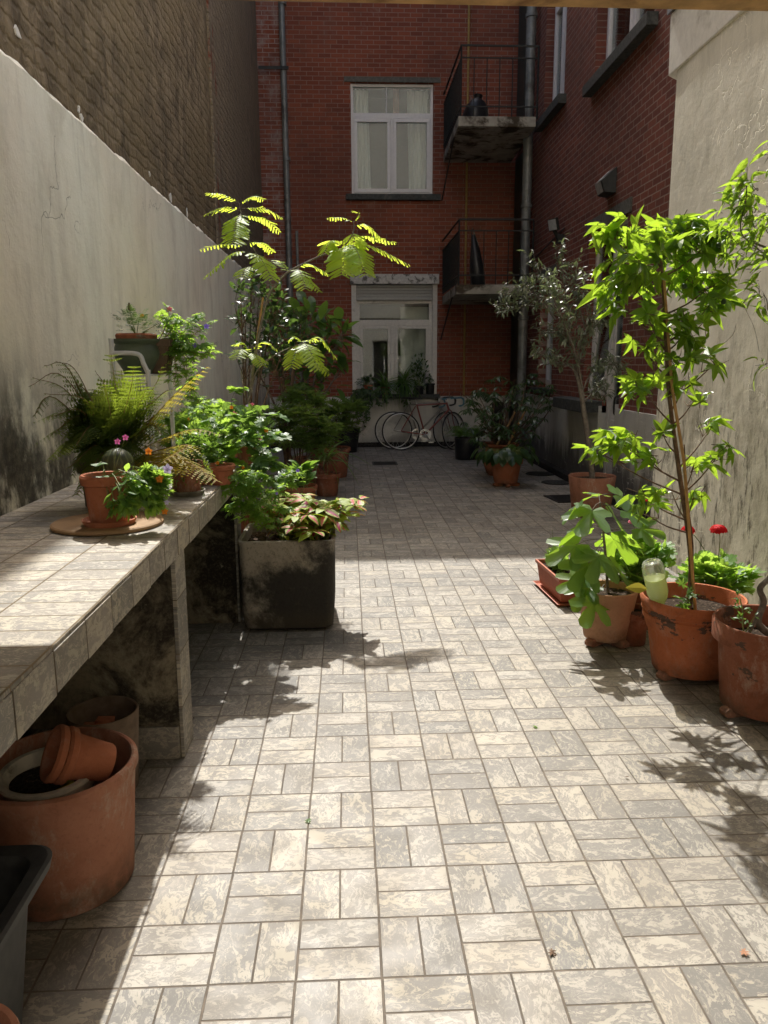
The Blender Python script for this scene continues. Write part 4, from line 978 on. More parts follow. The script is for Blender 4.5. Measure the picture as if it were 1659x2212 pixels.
def tiny(T, c, rad, n_, mat='l_mid', kind=None, size=.03, stem='twig_green', r=RN, nst=6, droop=.2):
    F = Fol(); S = MB(); c = V3(c); twigs(S, c - V3((0, 0, rad[2])), c, rad, nst, .002, .001, r); blob(F, S, c, rad, n_, kind or k_cut, size, c - V3((0, 0, rad[2])), droop, .5, 0, 0, .5, r)
    S.build('stem', M[stem], T); return F.buildf('foliage', M[mat], T)
tiny(T, rot @ V3((-.02, .04, .23)), (.07, .14, .07), 170, 'l_ger', k_cut, .035)
S = MB(); F = Fol()
for (x, y, h) in ((-.05, .12, .14), (-.02, .17, .16), (-.08, .05, .10)):
    p = rot @ V3((x, y, .24)); S.tube([p, p + V3((0, 0, h))], .0018, .0014, 4)
p = rot @ V3((-.08, .05, .345)); flower(F, p, (0, -.3, 1), .018, n_=9); F.buildf('flower', M['p_org'], T); S.build('flower_stalk', M['twig_green'], T)
# --- geraniums behind the pots, against the cream wall
def geranium(c, lab, rad, n_, pr, fl, mat='tc_old', h=.24, hc=None, grp=None, lean=(0, 0)):
    T = plant('potted_geranium', lab, 'plant', c, 'geraniums by the cream wall'); pot(T, V3(c), pr, pr * .75, h, M[mat], inner=.04)
    S = MB(); F = Fol(); r = random.Random(int(c[0] * 100)); b0 = V3((c[0], c[1], h - .02)); cc = V3((c[0] + lean[0], c[1] + lean[1], h + rad[2] * .75)) if hc is None else V3(hc)
    twigs(S, b0, cc, rad, 12, .006, .003, r); blob(F, S, cc, rad, n_, k_ger, .062, b0, .05, .5, .3, .7, .45, r)
    S.build('stem', M['twig_green'], T, smooth=60); F.buildf('foliage', M['l_ger'], T)
    if fl:
        S = MB()
        for (p, rr, col) in fl:
            p = V3(p); S.tube([cc + V3((0, 0, rad[2] * .2)), p.lerp(cc, .3) + V3((.01, 0, .02)), p], .0025, .002, 5, smooth=3)
            F = Fol()
            for _ in range(34 if rr > .03 else 14):
                u = rvec(r); u.z = abs(u.z) * .7; flower(F, p + V3((u.x * rr, u.y * rr, u.z * rr)), u + V3((0, 0, .3)), .016 if rr > .03 else .012)
            F.buildf('flower_head', M[col], T)
        S.build('flower_stalk', M['twig_green'], T, smooth=60)
    return T
geranium((1.62, 4.22, 0), 'bushy geranium with pale leaves between the fig and the big banded pot', (.20, .16, .17), 190, .13, [(A(1398, 1082, 4.1), .022, 'p_red'), (A(1365, 1128, 4.2), .018, 'p_rose')], 'tc_old', .27)
geranium((1.98, 3.98, 0), 'geranium with bright red flower heads behind the big banded pot', (.22, .15, .12), 170, .13, [(A(1552, 1146, 3.95), .040, 'p_red'), (A(1486, 1146, 4.05), .032, 'p_red')], 'tc_old', .27)
# small dark pot between fig and big pot
T = plant('plant_pot', 'dark brown clay pot wedged between the beige fig pot and the banded pot', 'pot', (1.475, 3.90, 0)); pot(T, V3((1.525, 3.95, .003)), .085, .065, .20, M['tc_old'], inner=.04)
# --- third pot
c = V3((1.79, 3.08, 0)); T = plant('potted_willow', 'twisted curly willow in a dark worn terracotta pot at the right edge', 'tree', c)
pc = V3((c.x, c.y, .032)); pot(T, pc, .235, .175, .385, M['tc_old'], style='plain', lh=.09, lip=.05, inner=.11, seg=56); feet(T, pc, .165, M['tc_dusty'], (190, 300, 60))
S = MB(); F = Fol(); r = random.Random(21)
S.tube([V3((1.88, 3.1, .30)), A(1640, 1350, 3.1), A(1650, 1300, 3.12), A(1642, 1270, 3.12), A(1672, 1230, 3.15), A(1700, 1100, 3.2), A(1690, 900, 3.3), A(1700, 700, 3.3), A(1680, 560, 3.3), A(1620, 520, 3.3)], .017, .004, 8, smooth=5)
S.tube([A(1600, 1395, 3.05), A(1628, 1350, 3.05), A(1640, 1320, 3.05)], .009, .006, 7)
wil = [(1612, 400, 26, 50, 16), (1600, 460, 40, 36, 24), (1560, 500, 50, 26, 16), (1620, 520, 45, 40, 26), (1645, 470, 30, 34, 14), (1650, 560, 34, 34, 14), (1590, 560, 30, 26, 7), (1640, 635, 26, 34, 14), (1650, 790, 22, 24, 6), (1600, 430, 20, 40, 8), (1665, 330, 22, 30, 9), (1655, 690, 14, 20, 4)]
for (px, py, rx, ry, n_) in wil:
    k = 3.3 / FPX; p = A(px, py, 3.3); a = A(px + 30, py + 30, 3.3)
    pts = [a]
    for q in range(5): pts.append(a.lerp(p, (q + 1) / 5) + rvec(r) * .025)
    S.tube(pts, .0025, .001, 4, smooth=3); twigs(S, p, p, (rx * k, rx * k, ry * k), 3, .0015, .0008, r)
    blob(F, S, p, (rx * k, rx * k, ry * k), int(n_ * 1.1), k_wil, .078, a, .7, .7, 0, .1, .6, r)
for (px, py) in ((1615, 340), (1612, 372), (1600, 380), (1622, 395), (1606, 425), (1577, 395), (1628, 420)):
    F.leaf(k_wil, A(px, py, 3.3), V3((r.uniform(-.5, .5), 0, -1)), V3((0, -1, .2)), .13)
S.tube([A(1614, 360, 3.3), A(1612, 430, 3.3), A(1600, 500, 3.3), A(1640, 540, 3.3)], .0015, .003, 4, smooth=4)
for p0_, p1_ in (((1600, 650), (1640, 760)), ((1650, 640), (1655, 800)), ((1590, 700), (1560, 745))):
    S.tube([A(*p0_, 3.3), A((p0_[0] + p1_[0]) / 2 + 8, (p0_[1] + p1_[1]) / 2, 3.3), A(*p1_, 3.3)], .0012, .001, 3, smooth=4)
S.build('trunk', M['bark_grey'], T, smooth=60); F.buildf('foliage', M['l_wil'], T)
S = MB(); F = Fol(); a = V3((1.70, 3.0, .33))
S.tube([a, A(1608, 1370, 2.98), A(1604, 1320, 2.98), A(1598, 1290, 2.98)], .004, .002, 5, smooth=3); S.tube([A(1608, 1370, 2.98), A(1630, 1330, 2.98)], .003, .0015, 5)
for (px, py) in ((1595, 1290), (1600, 1312), (1606, 1335), (1625, 1325), (1595, 1338), (1612, 1350)): blob(F, S, A(px, py, 2.98), (.02, .02, .022), 7, k_oval, .026, None, .3)
S.build('shoot_stem', M['twig_green'], T); F.buildf('shoot_leaves', M['l_mid'], T)

# ============================================================ right side, far
# --- silvery tree
c = V3((2.40, 7.5, 0)); T = plant('potted_tree', 'slender silvery-leaved tree in a plain terracotta pot by the side wall', 'tree', c)
pot(T, V3((c.x, c.y, .003)), .232, .175, .40, M['tc_dusty'], style='straight', inner=.05, seg=48, th=.02)
Y0 = 7.45; S = MB(); F = Fol(); r = random.Random(31)
tr = [V3((2.39, Y0, .36)), A(1272, 960, Y0), A(1260, 880, Y0), A(1252, 830, Y0), A(1240, 790, Y0)]
S.tube(tr, .030, .020, 9, smooth=4)
ol = [((1262, 860), (1245, 770), (1215, 690), (1195, 640), (1180, 600)), ((1245, 800), (1262, 740), (1270, 680), (1262, 600)), ((1250, 790), (1225, 740), (1200, 720), (1165, 720)), ((1215, 690), (1190, 660), (1150, 655), (1100, 672), (1070, 665)),
      ((1245, 790), (1260, 730), (1290, 700), (1310, 680)), ((1255, 850), (1280, 800), (1300, 790), (1330, 790), (1340, 830)), ((1230, 740), (1230, 680), (1218, 600), (1212, 540)), ((1262, 700), (1245, 640), (1245, 580)), ((1200, 690), (1160, 640), (1130, 620), (1085, 640)), ((1255, 820), (1230, 790), (1190, 780), (1160, 760)), ((1195, 640), (1170, 620), (1157, 570)), ((1260, 870), (1290, 840), (1310, 850))]
for br in ol:
    dy = r.uniform(-.35, .35); pts = [A(px, py, Y0 + dy * i / (len(br) - 1)) for i, (px, py) in enumerate(br)]
    S.tube(pts, .010, .003, 6, caps=False, smooth=4)
    sp = spline(pts, 8); k0 = len(sp) // 4
    for i in range(k0, len(sp)):
        for q in range(2):
            p = sp[i] + rvec(r) * .02; tip = p + (rvec(r) + V3((0, 0, .5))) * r.uniform(.05, .14); S.tube([p, tip], .0018, .001, 3, caps=False)
            for m in range(5):
                qq = p.lerp(tip, (m + .6) / 5); o = rvec(r); o = (o + (tip - p).normalized() * .6).normalized(); o.z -= .1
                F.leaf(lambda L: k_simple(L, .24, (0, .8, 1, .8, 0), .1, .3), qq, o, (UP + rvec(r) * .5).normalized(), r.uniform(.05, .09))
S.build('trunk', M['bark_grey'], T, smooth=60); F.buildf('foliage', M['l_olive'], T)
# --- terracotta pots and shrubs in the far right corner
c = G(1085, 1030); c = V3((c.x, c.y + .18, 0)); T = plant('potted_shrub', 'large dark palmate-leaved shrub in a bulbous terracotta pot', 'shrub', c)
b = MB(); b.lathe([(.001, 0), (.15, 0), (.18, .03), (.235, .18), (.225, .30), (.20, .36), (.215, .385), (.25, .41), (.245, .43), (.215, .425), (.20, .40), (.19, .36), (.001, .355)], (c.x, c.y, .003), 48); b.build('pot', M['tc'], T, smooth=35)
b = MB(); b.lathe([(.19, 0), (.001, .012)], (c.x, c.y, .368), 24); b.build('soil', M['soil'], T)
S = MB(); F = Fol(); r = random.Random(41); Y0 = c.y; b0 = V3((c.x, Y0, .37))
for (px, py, rx, ry, n_, dy) in ((1100, 840, 60, 30, 26, .3), (1060, 870, 50, 30, 20, 0), (1150, 835, 45, 30, 20, .5), (1040, 900, 42, 34, 18, -.2), (1100, 900, 60, 36, 30, -.2), (1150, 880, 40, 30, 16, .1), (1060, 935, 46, 26, 16, -.3), (1120, 940, 40, 26, 14, -.2), (1190, 860, 20, 22, 6, .4), (1015, 850, 24, 14, 5, .2)):
    p = A(px, py, Y0 + dy); k = Y0 / FPX; twigs(S, b0, p, (rx * k, .2, ry * k), 4, .010, .004, r)
    for _ in range(int(n_ * .9)):
        u = rvec(r); q = p + V3((u.x * rx * k, u.y * .25, u.z * ry * k)); up = (UP + rvec(r) * .35).normalized(); s0 = r.random() * 6
        for j in range(6):
            th = s0 + j * 1.05; o = V3((math.cos(th), math.sin(th), -.25)); F.leaf(lambda L: k_simple(L, .26, (0, .7, 1, .7, 0), .1, .35), q, o, up, r.uniform(.09, .145))
S.build('stem', M['bark'], T, smooth=60); F.buildf('foliage', M['l_dark'], T)
b = MB(); b.tube([A(1068, 968, Y0 - .15), A(1090, 935, Y0 - .1), A(1112, 890, Y0), ], .014, seg=7); b.tube([A(1098, 960, Y0 - .1), A(1125, 905, Y0), A(1138, 882, Y0 + .1)], .014, seg=7); b.build('stake', M['bamboo'], T, smooth=60)
c = G(1097, 1053); c = V3((c.x, c.y + .14, 0)); T = plant('potted_plant', 'broad dark leaves in a clean footed terracotta pot before the bulbous pot', 'plant', c)
pc = V3((c.x, c.y, .045)); pot(T, pc, .205, .14, .29, M['tc'], lh=.06, inner=.05); feet(T, pc, .13, M['tc'], (200, 270, 340, 90), .043)
F = Fol(); S = MB(); r = random.Random(43)
for _ in range(60):
    a = r.uniform(0, 6.28); e = r.uniform(.15, .36); b0 = V3((c.x, c.y, .33)); q = b0 + V3((math.cos(a) * e, math.sin(a) * e, r.uniform(.04, .16))); S.tube([b0, b0.lerp(q, .6) + V3((0, 0, .05)), q], .003, .002, 4, caps=False)
    F.leaf(k_heart, q, V3((math.cos(a), math.sin(a), -.75)), UP, r.uniform(.11, .17))
S.build('stem', M['twig_green'], T); F.buildf('foliage', M['l_dark'], T)
c = G(1012, 995); c = V3((c.x, c.y + .2, 0)); T = plant('potted_fern', 'low green fern in a plain black pot near the bicycles', 'plant', c)
pot(T, V3((c.x, c.y, .003)), .20, .175, .34, M['dark'], style='straight', inner=.03)
F = Fol(); r = random.Random(47)
for i in range(46):
    a = r.uniform(0, 6.28); e = r.uniform(.15, .34); b0 = V3((c.x, c.y, .33)) + V3((math.cos(a), math.sin(a), 0)) * .08; h = r.uniform(.06, .2)
    frond(F, [b0, b0 + V3((math.cos(a) * e * .5, math.sin(a) * e * .5, h)), b0 + V3((math.cos(a) * e, math.sin(a) * e, h * .55))], .07, 14, 'fern')
F.buildf('frond', M['l_mid'], T)

# ============================================================ bicycles
def bicycle(x0, y0, lab, col, tape, dx=0, turn=25, lean=6, steer=1):
    """wheels stand on the paving; the x axis runs along the house wall"""
    T = thing('bicycle', lab, 'bicycle', (x0, y0, 0)); R = .335
    R1 = Matrix.Translation((x0, y0, 0)) @ Matrix.Rotation(math.radians(-lean), 4, 'X')
    w3 = lambda p: R1 @ V3(p)
    hr = V3((0, 0, R)); bb = V3((.42, 0, .27)); st = V3((.28, 0, .80)); hd = V3((.80, 0, .83)); hb = V3((.84, 0, .70)); hf = V3((.98, 0, R))
    mcol = simple('bicycle_paint', col, .35, .5, var=.1); b = MB()
    for a, c2, r_ in ((bb, st, .015), (st * .97 + bb * .03, hd - V3((0, 0, .02)), .0135), (bb, hb, .016), (hb, hd, .018)): b.tube([w3(a), w3(c2)], r_, seg=8)
    for s_ in (-1, 1):
        o = V3((0, .035 * s_, 0)); b.tube([w3(hr + o * 1.6), w3(bb + o)], .009, seg=6); b.tube([w3(hr + o * 1.6), w3(st + o * .5 - V3((.02, 0, .03)))], .008, seg=6)
    b.build('frame', mcol, T, smooth=60)
    Rs = R1 @ Matrix.Translation(hb) @ Matrix.Rotation(math.radians(turn), 4, 'Z') @ Matrix.Translation(-hb); f3 = lambda p: Rs @ V3(p)
    b = MB()
    for s_ in (-1, 1): b.tube([f3(hb + V3((0, 0, 0))), f3(hb + V3((.01, .05 * s_, -.03))), f3(hb + V3((.06, .05 * s_, -.2))), f3(hf + V3((0, .05 * s_, 0)))], .010, .007, 6, smooth=3)
    b.build('fork', mcol, T, smooth=60)
    def wheel(mt, c):
        w = MB(); prof = [(R + .0 + .013 * math.cos(a), .013 * math.sin(a)) for a in [j * PI / 4 for j in range(9)]]
        ax_ = Matrix.Rotation(PI / 2, 4, 'X'); base = mt @ Matrix.Translation(c) @ ax_
        def ring_(R_, r_, mat, nm, par):
            q = MB(); n1, n2 = 48, 8
            for i in range(n1):
                th = 2 * PI * i / n1
                for j in range(n2):
                    ph = 2 * PI * j / n2; rr = R_ + r_ * math.cos(ph); q.v.append(base @ V3((rr * math.cos(th), rr * math.sin(th), r_ * math.sin(ph))))
            for i in range(n1):
                for j in range(n2): q.f.append((i * n2 + j, ((i + 1) % n1) * n2 + j, ((i + 1) % n1) * n2 + (j + 1) % n2, i * n2 + (j + 1) % n2))
            return q.build(nm, mat, par, smooth=80)
        ty = ring_(R - .012, .012, M['dark'], 'wheel', T); ring_(R - .032, .0085, M['alloy'], 'rim', ty)
        s = MB()
        for i in range(20):
            a = 2 * PI * i / 20; a2 = a + .5 * (1 if i % 2 else -1); s.tube([base @ V3((.02 * math.cos(a2), .02 * math.sin(a2), .03 * (1 if i % 4 < 2 else -1))), base @ V3(((R - .035) * math.cos(a), (R - .035) * math.sin(a), 0))], .0013, seg=3, caps=False)
        s.lathe([(.001, -.045), (.016, -.04), (.012, 0), (.016, .04), (.001, .045)], (0, 0, 0), 10, base); s.build('spokes', M['alloy'], ty)
    wheel(R1, hr); wheel(Rs, hf)
    b = MB(); cb = R1 @ Matrix.Translation(bb + V3((0, -.045, 0))) @ Matrix.Rotation(PI / 2, 4, 'X')
    for rr in (.10, .078):
        n1 = 36
        for i in range(n1):
            a, a2 = 2 * PI * i / n1, 2 * PI * (i + 1) / n1
            for z in (0,):
                b.add([cb @ V3((q * math.cos(t_), q * math.sin(t_), z)) for q, t_ in ((rr, a), (rr, a2), (rr - .013, a2), (rr - .013, a))], [(0, 1, 2, 3)])
    for i in range(5):
        a = 2 * PI * i / 5; b.tube([cb @ V3((0, 0, 0)), cb @ V3((.09 * math.cos(a), .09 * math.sin(a), 0))], .006, seg=5)
    b.tube([cb @ V3((0, 0, .01)), cb @ V3((.10, -.13, .012))], .011, seg=6); b.tube([cb @ V3((0, 0, -.09)), cb @ V3((-.10, .13, -.1))], .011, seg=6)
    b.box(-.04, .04, -.03, .03, -.008, .008, lambda x, y, z: tuple(cb @ V3((.10 + x, -.135 + z, .05 + y)))); b.build('crankset', M['alloy'], T, recalc=False)
    b = MB(); b.tube([w3(st), w3(st + V3((-.03, 0, .09)))], .012, seg=7); b.build('seat_post', M['alloy'], T, smooth=60)
    b = MB(); sp_ = st + V3((-.03, 0, .10)); b.add([w3(sp_ + V3(p)) for p in ((-.12, -.07, .015), (-.12, .07, .015), (0, .035, .02), (0, -.035, .02), (.14, .012, .01), (.14, -.012, .01), (-.11, -.06, -.02), (-.11, .06, -.02), (0, .03, -.02), (0, -.03, -.02), (.13, .01, -.012), (.13, -.01, -.012))],
                  [(0, 1, 2, 3), (3, 2, 4, 5), (6, 9, 8, 7), (9, 11, 10, 8), (0, 3, 9, 6), (3, 5, 11, 9), (1, 7, 8, 2), (2, 8, 10, 4), (0, 6, 7, 1), (5, 4, 10, 11)]); b.build('saddle', M['dark'], T, bevel=.008)
    b = MB(); hs = hd + V3((0, 0, .06)); b.tube([f3(hd), f3(hs), f3(hs + V3((.09, 0, .01)))], .012, seg=7); b.build('stem', M['alloy'], T, smooth=50)
    b = MB()
    for s_ in (-1, 1):
        q = hs + V3((.09, 0, .01)); b.tube([f3(q), f3(q + V3((0, .17 * s_, 0))), f3(q + V3((.05, .20 * s_, .0))), f3(q + V3((.10, .205 * s_, -.03))), f3(q + V3((.09, .21 * s_, -.11))), f3(q + V3((.0, .215 * s_, -.14))), f3(q + V3((-.04, .215 * s_, -.14)))], .0145, seg=8, smooth=4)
        b.tube([f3(q + V3((.10, .205 * s_, -.0))), f3(q + V3((.13, .205 * s_, -.05))), f3(q + V3((.11, .205 * s_, -.12)))], .006, seg=5, smooth=3)
    b.build('handlebar', tape, T, smooth=60)
    b = MB()
    for s_ in (-1, 1):
        q = hs + V3((.14, .2 * s_, .0)); b.tube([f3(q), f3(q + V3((.04, -.05 * s_, .11))), f3(q + V3((-.05, -.14 * s_, .12))), f3(hs + V3((-.02, 0, -.02)))], .0028, seg=4, smooth=5)
    b.build('brake_cable', M['iron'], T)
    return T
M['alloy'] = simple('worn_alloy', (.55, .55, .53), .35, .5, .8, var=.15)
M['tape'] = simple('blue_bar_tape', (.10, .22, .28), .7, .3)
bx = G(839, 969)
bicycle(.80, 13.70, 'grey racing bicycle leaning directly against the house wall, behind the red one', (.20, .19, .16), M['iron'], turn=38, lean=7)
bicycle(.92, 13.52, 'red racing bicycle with blue handlebar tape leaning in front of the other', (.20, .045, .032), M['tape'], turn=46, lean=7)
# ============================================================ left side
# --- square concrete planter with coleus
c = V3((-.355, 4.50, 0)); T = plant('square_planter', 'large square blackened concrete planter full of red and green coleus', 'planter', c)
n = NM('blackened_concrete'); P = n.obj(); o_ = n.xyz(P); fi = n.noise(P, 70, 5, .75); m1 = n.noise(P, 4.0, 8, .72, .2)
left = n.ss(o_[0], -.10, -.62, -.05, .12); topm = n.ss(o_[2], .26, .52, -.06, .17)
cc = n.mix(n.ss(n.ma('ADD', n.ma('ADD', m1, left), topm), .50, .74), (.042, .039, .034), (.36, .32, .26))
cc = n.mix(n.ss(n.noise(P, 14, 6, .8), .54, .68, 0, .5), cc, (.085, .072, .05)); cc = n.mix(n.ss(fi, .5, .68, 0, .5), cc, (.02, .018, .015))
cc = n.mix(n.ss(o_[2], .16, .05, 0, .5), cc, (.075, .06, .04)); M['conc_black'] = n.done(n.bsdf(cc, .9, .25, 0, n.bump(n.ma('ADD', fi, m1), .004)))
def rrect(w, l, r_, z, k=6):
    out = []
    for (sx, sy, a0) in ((1, 1, 0), (-1, 1, 90), (-1, -1, 180), (1, -1, 270)):
        for i in range(k + 1):
            a = math.radians(a0 + 90 * i / k); out.append((c.x + sx * (w - r_) + r_ * math.cos(a), c.y + sy * (l - r_) + r_ * math.sin(a), z))
    return out
def stack(rings, cap0=True, cap1=True):
    b = MB(); k = len(rings[0]); vs = [p for q in rings for p in q]
    fs = [(k * i + j, k * i + (j + 1) % k, k * i + k + (j + 1) % k, k * i + k + j) for i in range(len(rings) - 1) for j in range(k)]
    if cap0: fs.append(tuple(range(k))[::-1])
    if cap1: fs.append(tuple(range(k * (len(rings) - 1), k * len(rings))))
    b.add(vs, fs); return b
stack([rrect(.225, .225, .05, .004), rrect(.252, .252, .06, .022), rrect(.262, .262, .055, .10), rrect(.266, .266, .052, .50), rrect(.272, .272, .052, .515), rrect(.272, .272, .052, .53), rrect(.262, .262, .045, .534),
       rrect(.250, .250, .04, .528), rrect(.243, .243, .04, .46)]).build('box', M['conc_black'], T, smooth=35)
b = MB(); n_ = 26
def hs_(i, j): return .475 + .014 * mnoise.noise(V3((i * .5, j * .5, 1))) + .010 * mnoise.noise(V3((i * 1.7, j * 1.7, 1)))
for i in range(n_):
    for j in range(n_):
        f = lambda a, q: (c.x - .243 + .486 * a / n_, c.y - .243 + .486 * q / n_, hs_(a, q)); b.quad(f(i, j), f(i + 1, j), f(i + 1, j + 1), f(i, j + 1))
b.build('soil', simple('crumbly_soil', (.07, .05, .035), 1, .1, var=.6, scale=60, bump=.01, dirt=((.30, .20, .15), 38, .56, .62)), T)
S = MB(); F = Fol(); r = random.Random(51)
for _ in range(58):
    b0 = V3((r.uniform(-.40, -.13), r.uniform(4.32, 4.70), .48)); e = b0 + V3((r.uniform(-.20, .26), r.uniform(-.16, .06), r.uniform(.10, .25))); e.x = min(max(e.x, -.54), .06)
    pts = spline([b0, b0.lerp(e, .5) + V3((r.uniform(-.02, .02), 0, .02)), e], 6); S.tube(pts, .0055, .003, 5)
    a0 = r.random() * 6
    for k in range(3, len(pts), 2):
        a0 += PI / 2
        for s_ in (0, PI):
            o = V3((math.cos(a0 + s_), math.sin(a0 + s_), r.uniform(-.15, .2))); L = .04 + .035 * k / len(pts); F.leaf(k_ser, pts[k] + o * .012, o, (UP + rvec(r) * .2).normalized(), L * r.uniform(.8, 1.25))
    for q in range(5):
        a = a0 + q * 1.25; o = V3((math.cos(a), math.sin(a), r.uniform(-.25, .35))); F.leaf(k_ser, e + o * .01, o, (UP + rvec(r) * .35).normalized(), r.uniform(.065, .115))
S.build('stem', M['twig_green'], T, smooth=60); F.buildf('foliage', M['l_coleus'], T)
S = MB(); S.tube([V3((-.50, 4.62, .47)), V3((-.42, 4.60, .60)), V3((-.36, 4.56, .64))], .004, .003, 5, smooth=3); S.build('dead_stalk', M['bamboo'], T)
F = Fol(); dl = simple('dry_leaf', (.38, .20, .12), .8, .2)
for _ in range(5): F.leaf(k_gum, V3((-.40, 4.56, .63)) + rvec(r) * .02, rvec(r), rvec(r), .06)
F.buildf('dead_leaf', dl, T)
# ribbed trough behind the planter and a green plant in a pot beyond
g = V3((-.62, 5.05, 0)); T = plant('planter_trough', 'small ribbed clay trough on end behind the square coleus planter', 'planter', g)
b = MB(); b.box(g.x - .05, g.x + .16, g.y - .1, g.y + .1, .40, .56)
for i in range(10): b.box(g.x - .045 + i * .0205, g.x - .035 + i * .0205, g.y - .108, g.y - .1005, .41, .555)
b.build('trough', M['tc_plastic'], T, bevel=.003)
b = MB(); b.box(g.x - .05, g.x + .16, g.y - .09, g.y + .09, .003, .399); b.build('box', M['mould'], T)

def bushy(name, label, cat, c, pr, ph, potm, blobs, Y0, kind, size, mat, droop=.3, bark='bark', grp=None, jit=.4, r0=.008, seed=1, stalk=.3, pstyle='plain', z0=0.003, dens=1.0, flat=0, split=.6):
    T = plant(name, label, cat, c, grp or 'potted shrubs along the left wall'); pot(T, V3((c[0], c[1], z0)), pr, pr * .72, ph, M[potm], inner=.05, style=pstyle, seg=36)
    S = MB(); F = Fol(); r = random.Random(seed); b0 = V3((c[0], c[1], z0 + ph - .04))
    for (px, py, rx, ry, n_, dy) in blobs:
        k = (Y0 + dy) / FPX; p = A(px, py, Y0 + dy); f1 = b0.lerp(p, split) + V3((0, 0, .05)); f1.x = b0.x + (p.x - b0.x) * split * .7
        S.tube([b0, b0.lerp(f1, .5) + rvec(r) * .02, f1, p], r0, r0 * .35, 6, caps=False, smooth=3); twigs(S, f1.lerp(p, .6), p, (rx * k, rx * k * .8, ry * k), 5, r0 * .35, .001, r)
        blob(F, S, p, (rx * k, rx * k * .9, ry * k), int(n_ * dens), kind, size, p - V3((0, 0, ry * k)), droop, jit, flat, stalk, .5, r)
    S.build('stem', M[bark], T, smooth=60); F.buildf('foliage', M[mat], T); return T, S, F

# --- mimosa (silk tree) seedling behind the bench
c = V3((-.74, 5.5, 0)); T = plant('potted_mimosa', 'tall thin mimosa sapling with feathery bright leaves tied to a cane', 'tree', c)
pot(T, V3((c.x, c.y, .003)), .15, .11, .26, M['tc'], inner=.04); Y0 = 5.5
S = MB(); F = Fol(); r = random.Random(61)
S.tube([V3((-.73, Y0, .22)), A(528, 930, Y0), A(540, 850, Y0), A(548, 790, Y0), A(556, 740, Y0), A(566, 690, Y0), A(580, 640, Y0), A(598, 612, Y0), A(622, 588, Y0), A(660, 568, Y0), A(700, 550, Y0), A(735, 540, Y0), A(762, 505, Y0 - .1), A(764, 478, Y0 - .1)], .012, .0035, 8, smooth=4)
S.tube([A(541, 850, Y0), A(556, 800, Y0 + .05), A(590, 770, Y0), A(625, 752, Y0 - .05), A(655, 742, Y0 - .1)], .006, .003, 6, smooth=4)
S.tube([A(535, 880, Y0), A(526, 840, Y0), A(522, 800, Y0 + .1), A(538, 762, Y0)], .005, .0025, 6, smooth=4)
S.tube([A(590, 625, Y0), A(560, 560, Y0 - .03), A(530, 500, Y0 - .06), A(517, 440, Y0 - .08)], .005, .002, 6, smooth=4)
fr = [  # start, mid, end (pixels), half width, leaflets
 ((517, 438), (480, 420), (445, 416), .075, 12, -.1), ((517, 440), (545, 424), (570, 432), .075, 11, .1), ((520, 455), (480, 448), (445, 462), .10, 12, -.15), ((522, 450), (570, 450), (610, 470), .09, 13, .0),
 ((522, 460), (510, 478), (505, 512), .13, 12, -.25), ((524, 465), (570, 472), (605, 502), .10, 12, .1), ((528, 500), (512, 500), (500, 530), .13, 11, -.3), ((530, 530), (480, 528), (430, 540), .075, 12, .1), ((532, 525), (565, 525), (590, 545), .09, 11, .1),
 ((540, 545), (500, 548), (440, 600), .12, 14, -.15), ((535, 545), (560, 555), (590, 605), .13, 14, -.2), ((545, 575), (530, 580), (522, 600), .10, 9, -.2), ((600, 612), (580, 570), (560, 560), .09, 9, .1), ((625, 590), (605, 565), (590, 562), .08, 9, .1), ((640, 580), (668, 570), (710, 592), .10, 12, .0),
 ((640, 580), (650, 590), (660, 625), .11, 11, -.2), ((630, 585), (660, 600), (690, 630), .10, 11, -.1), ((735, 540), (745, 540), (738, 595), .17, 13, -.25), ((740, 535), (715, 520), (700, 545), .14, 10, -.1), ((750, 520), (790, 510), (855, 525), .11, 14, .1), ((745, 530), (800, 530), (885, 572), .13, 16, -.05),
 ((750, 525), (770, 540), (790, 595), .15, 13, -.25), ((764, 480), (740, 470), (705, 472), .07, 10, .1), ((764, 480), (775, 462), (760, 455), .05, 9, 0), ((762, 490), (790, 485), (825, 515), .10, 12, .0), ((760, 500), (765, 515), (757, 590), .14, 13, -.1),
 ((655, 742), (640, 728), (622, 735), .09, 10, .0), ((655, 742), (690, 728), (728, 775), .11, 12, .0), ((655, 740), (665, 750), (690, 800), .13, 12, -.25), ((650, 744), (640, 755), (628, 795), .12, 11, -.2), ((655, 742), (660, 735), (700, 735), .08, 9, .1), ((656, 742), (672, 760), (712, 810), .12, 11, -.1),
 ((538, 760), (525, 740), (500, 745), .09, 10, .0), ((538, 760), (520, 755), (512, 775), .10, 9, -.2), ((540, 758), (570, 738), (598, 755), .10, 10, .0), ((540, 760), (555, 770), (568, 790), .09, 9, -.1)]
for (a, m, e, w, k, dy) in fr: frond(F, [A(*a, Y0), A(*m, Y0 + dy * .5), A(*e, Y0 + dy)], w * .86, k, 'mim', 0, S, .10)
S.build('trunk', M['bark_grey'], T, smooth=60); F.buildf('foliage', M['l_mim'], T)
b = MB(); b.tube([V3((-.75, Y0 + .02, .2)), A(532, 905, Y0 + .02), A(568, 642, Y0 + .02)], .0095, .007, 8); b.build('stake', M['bamboo'], T, smooth=60)

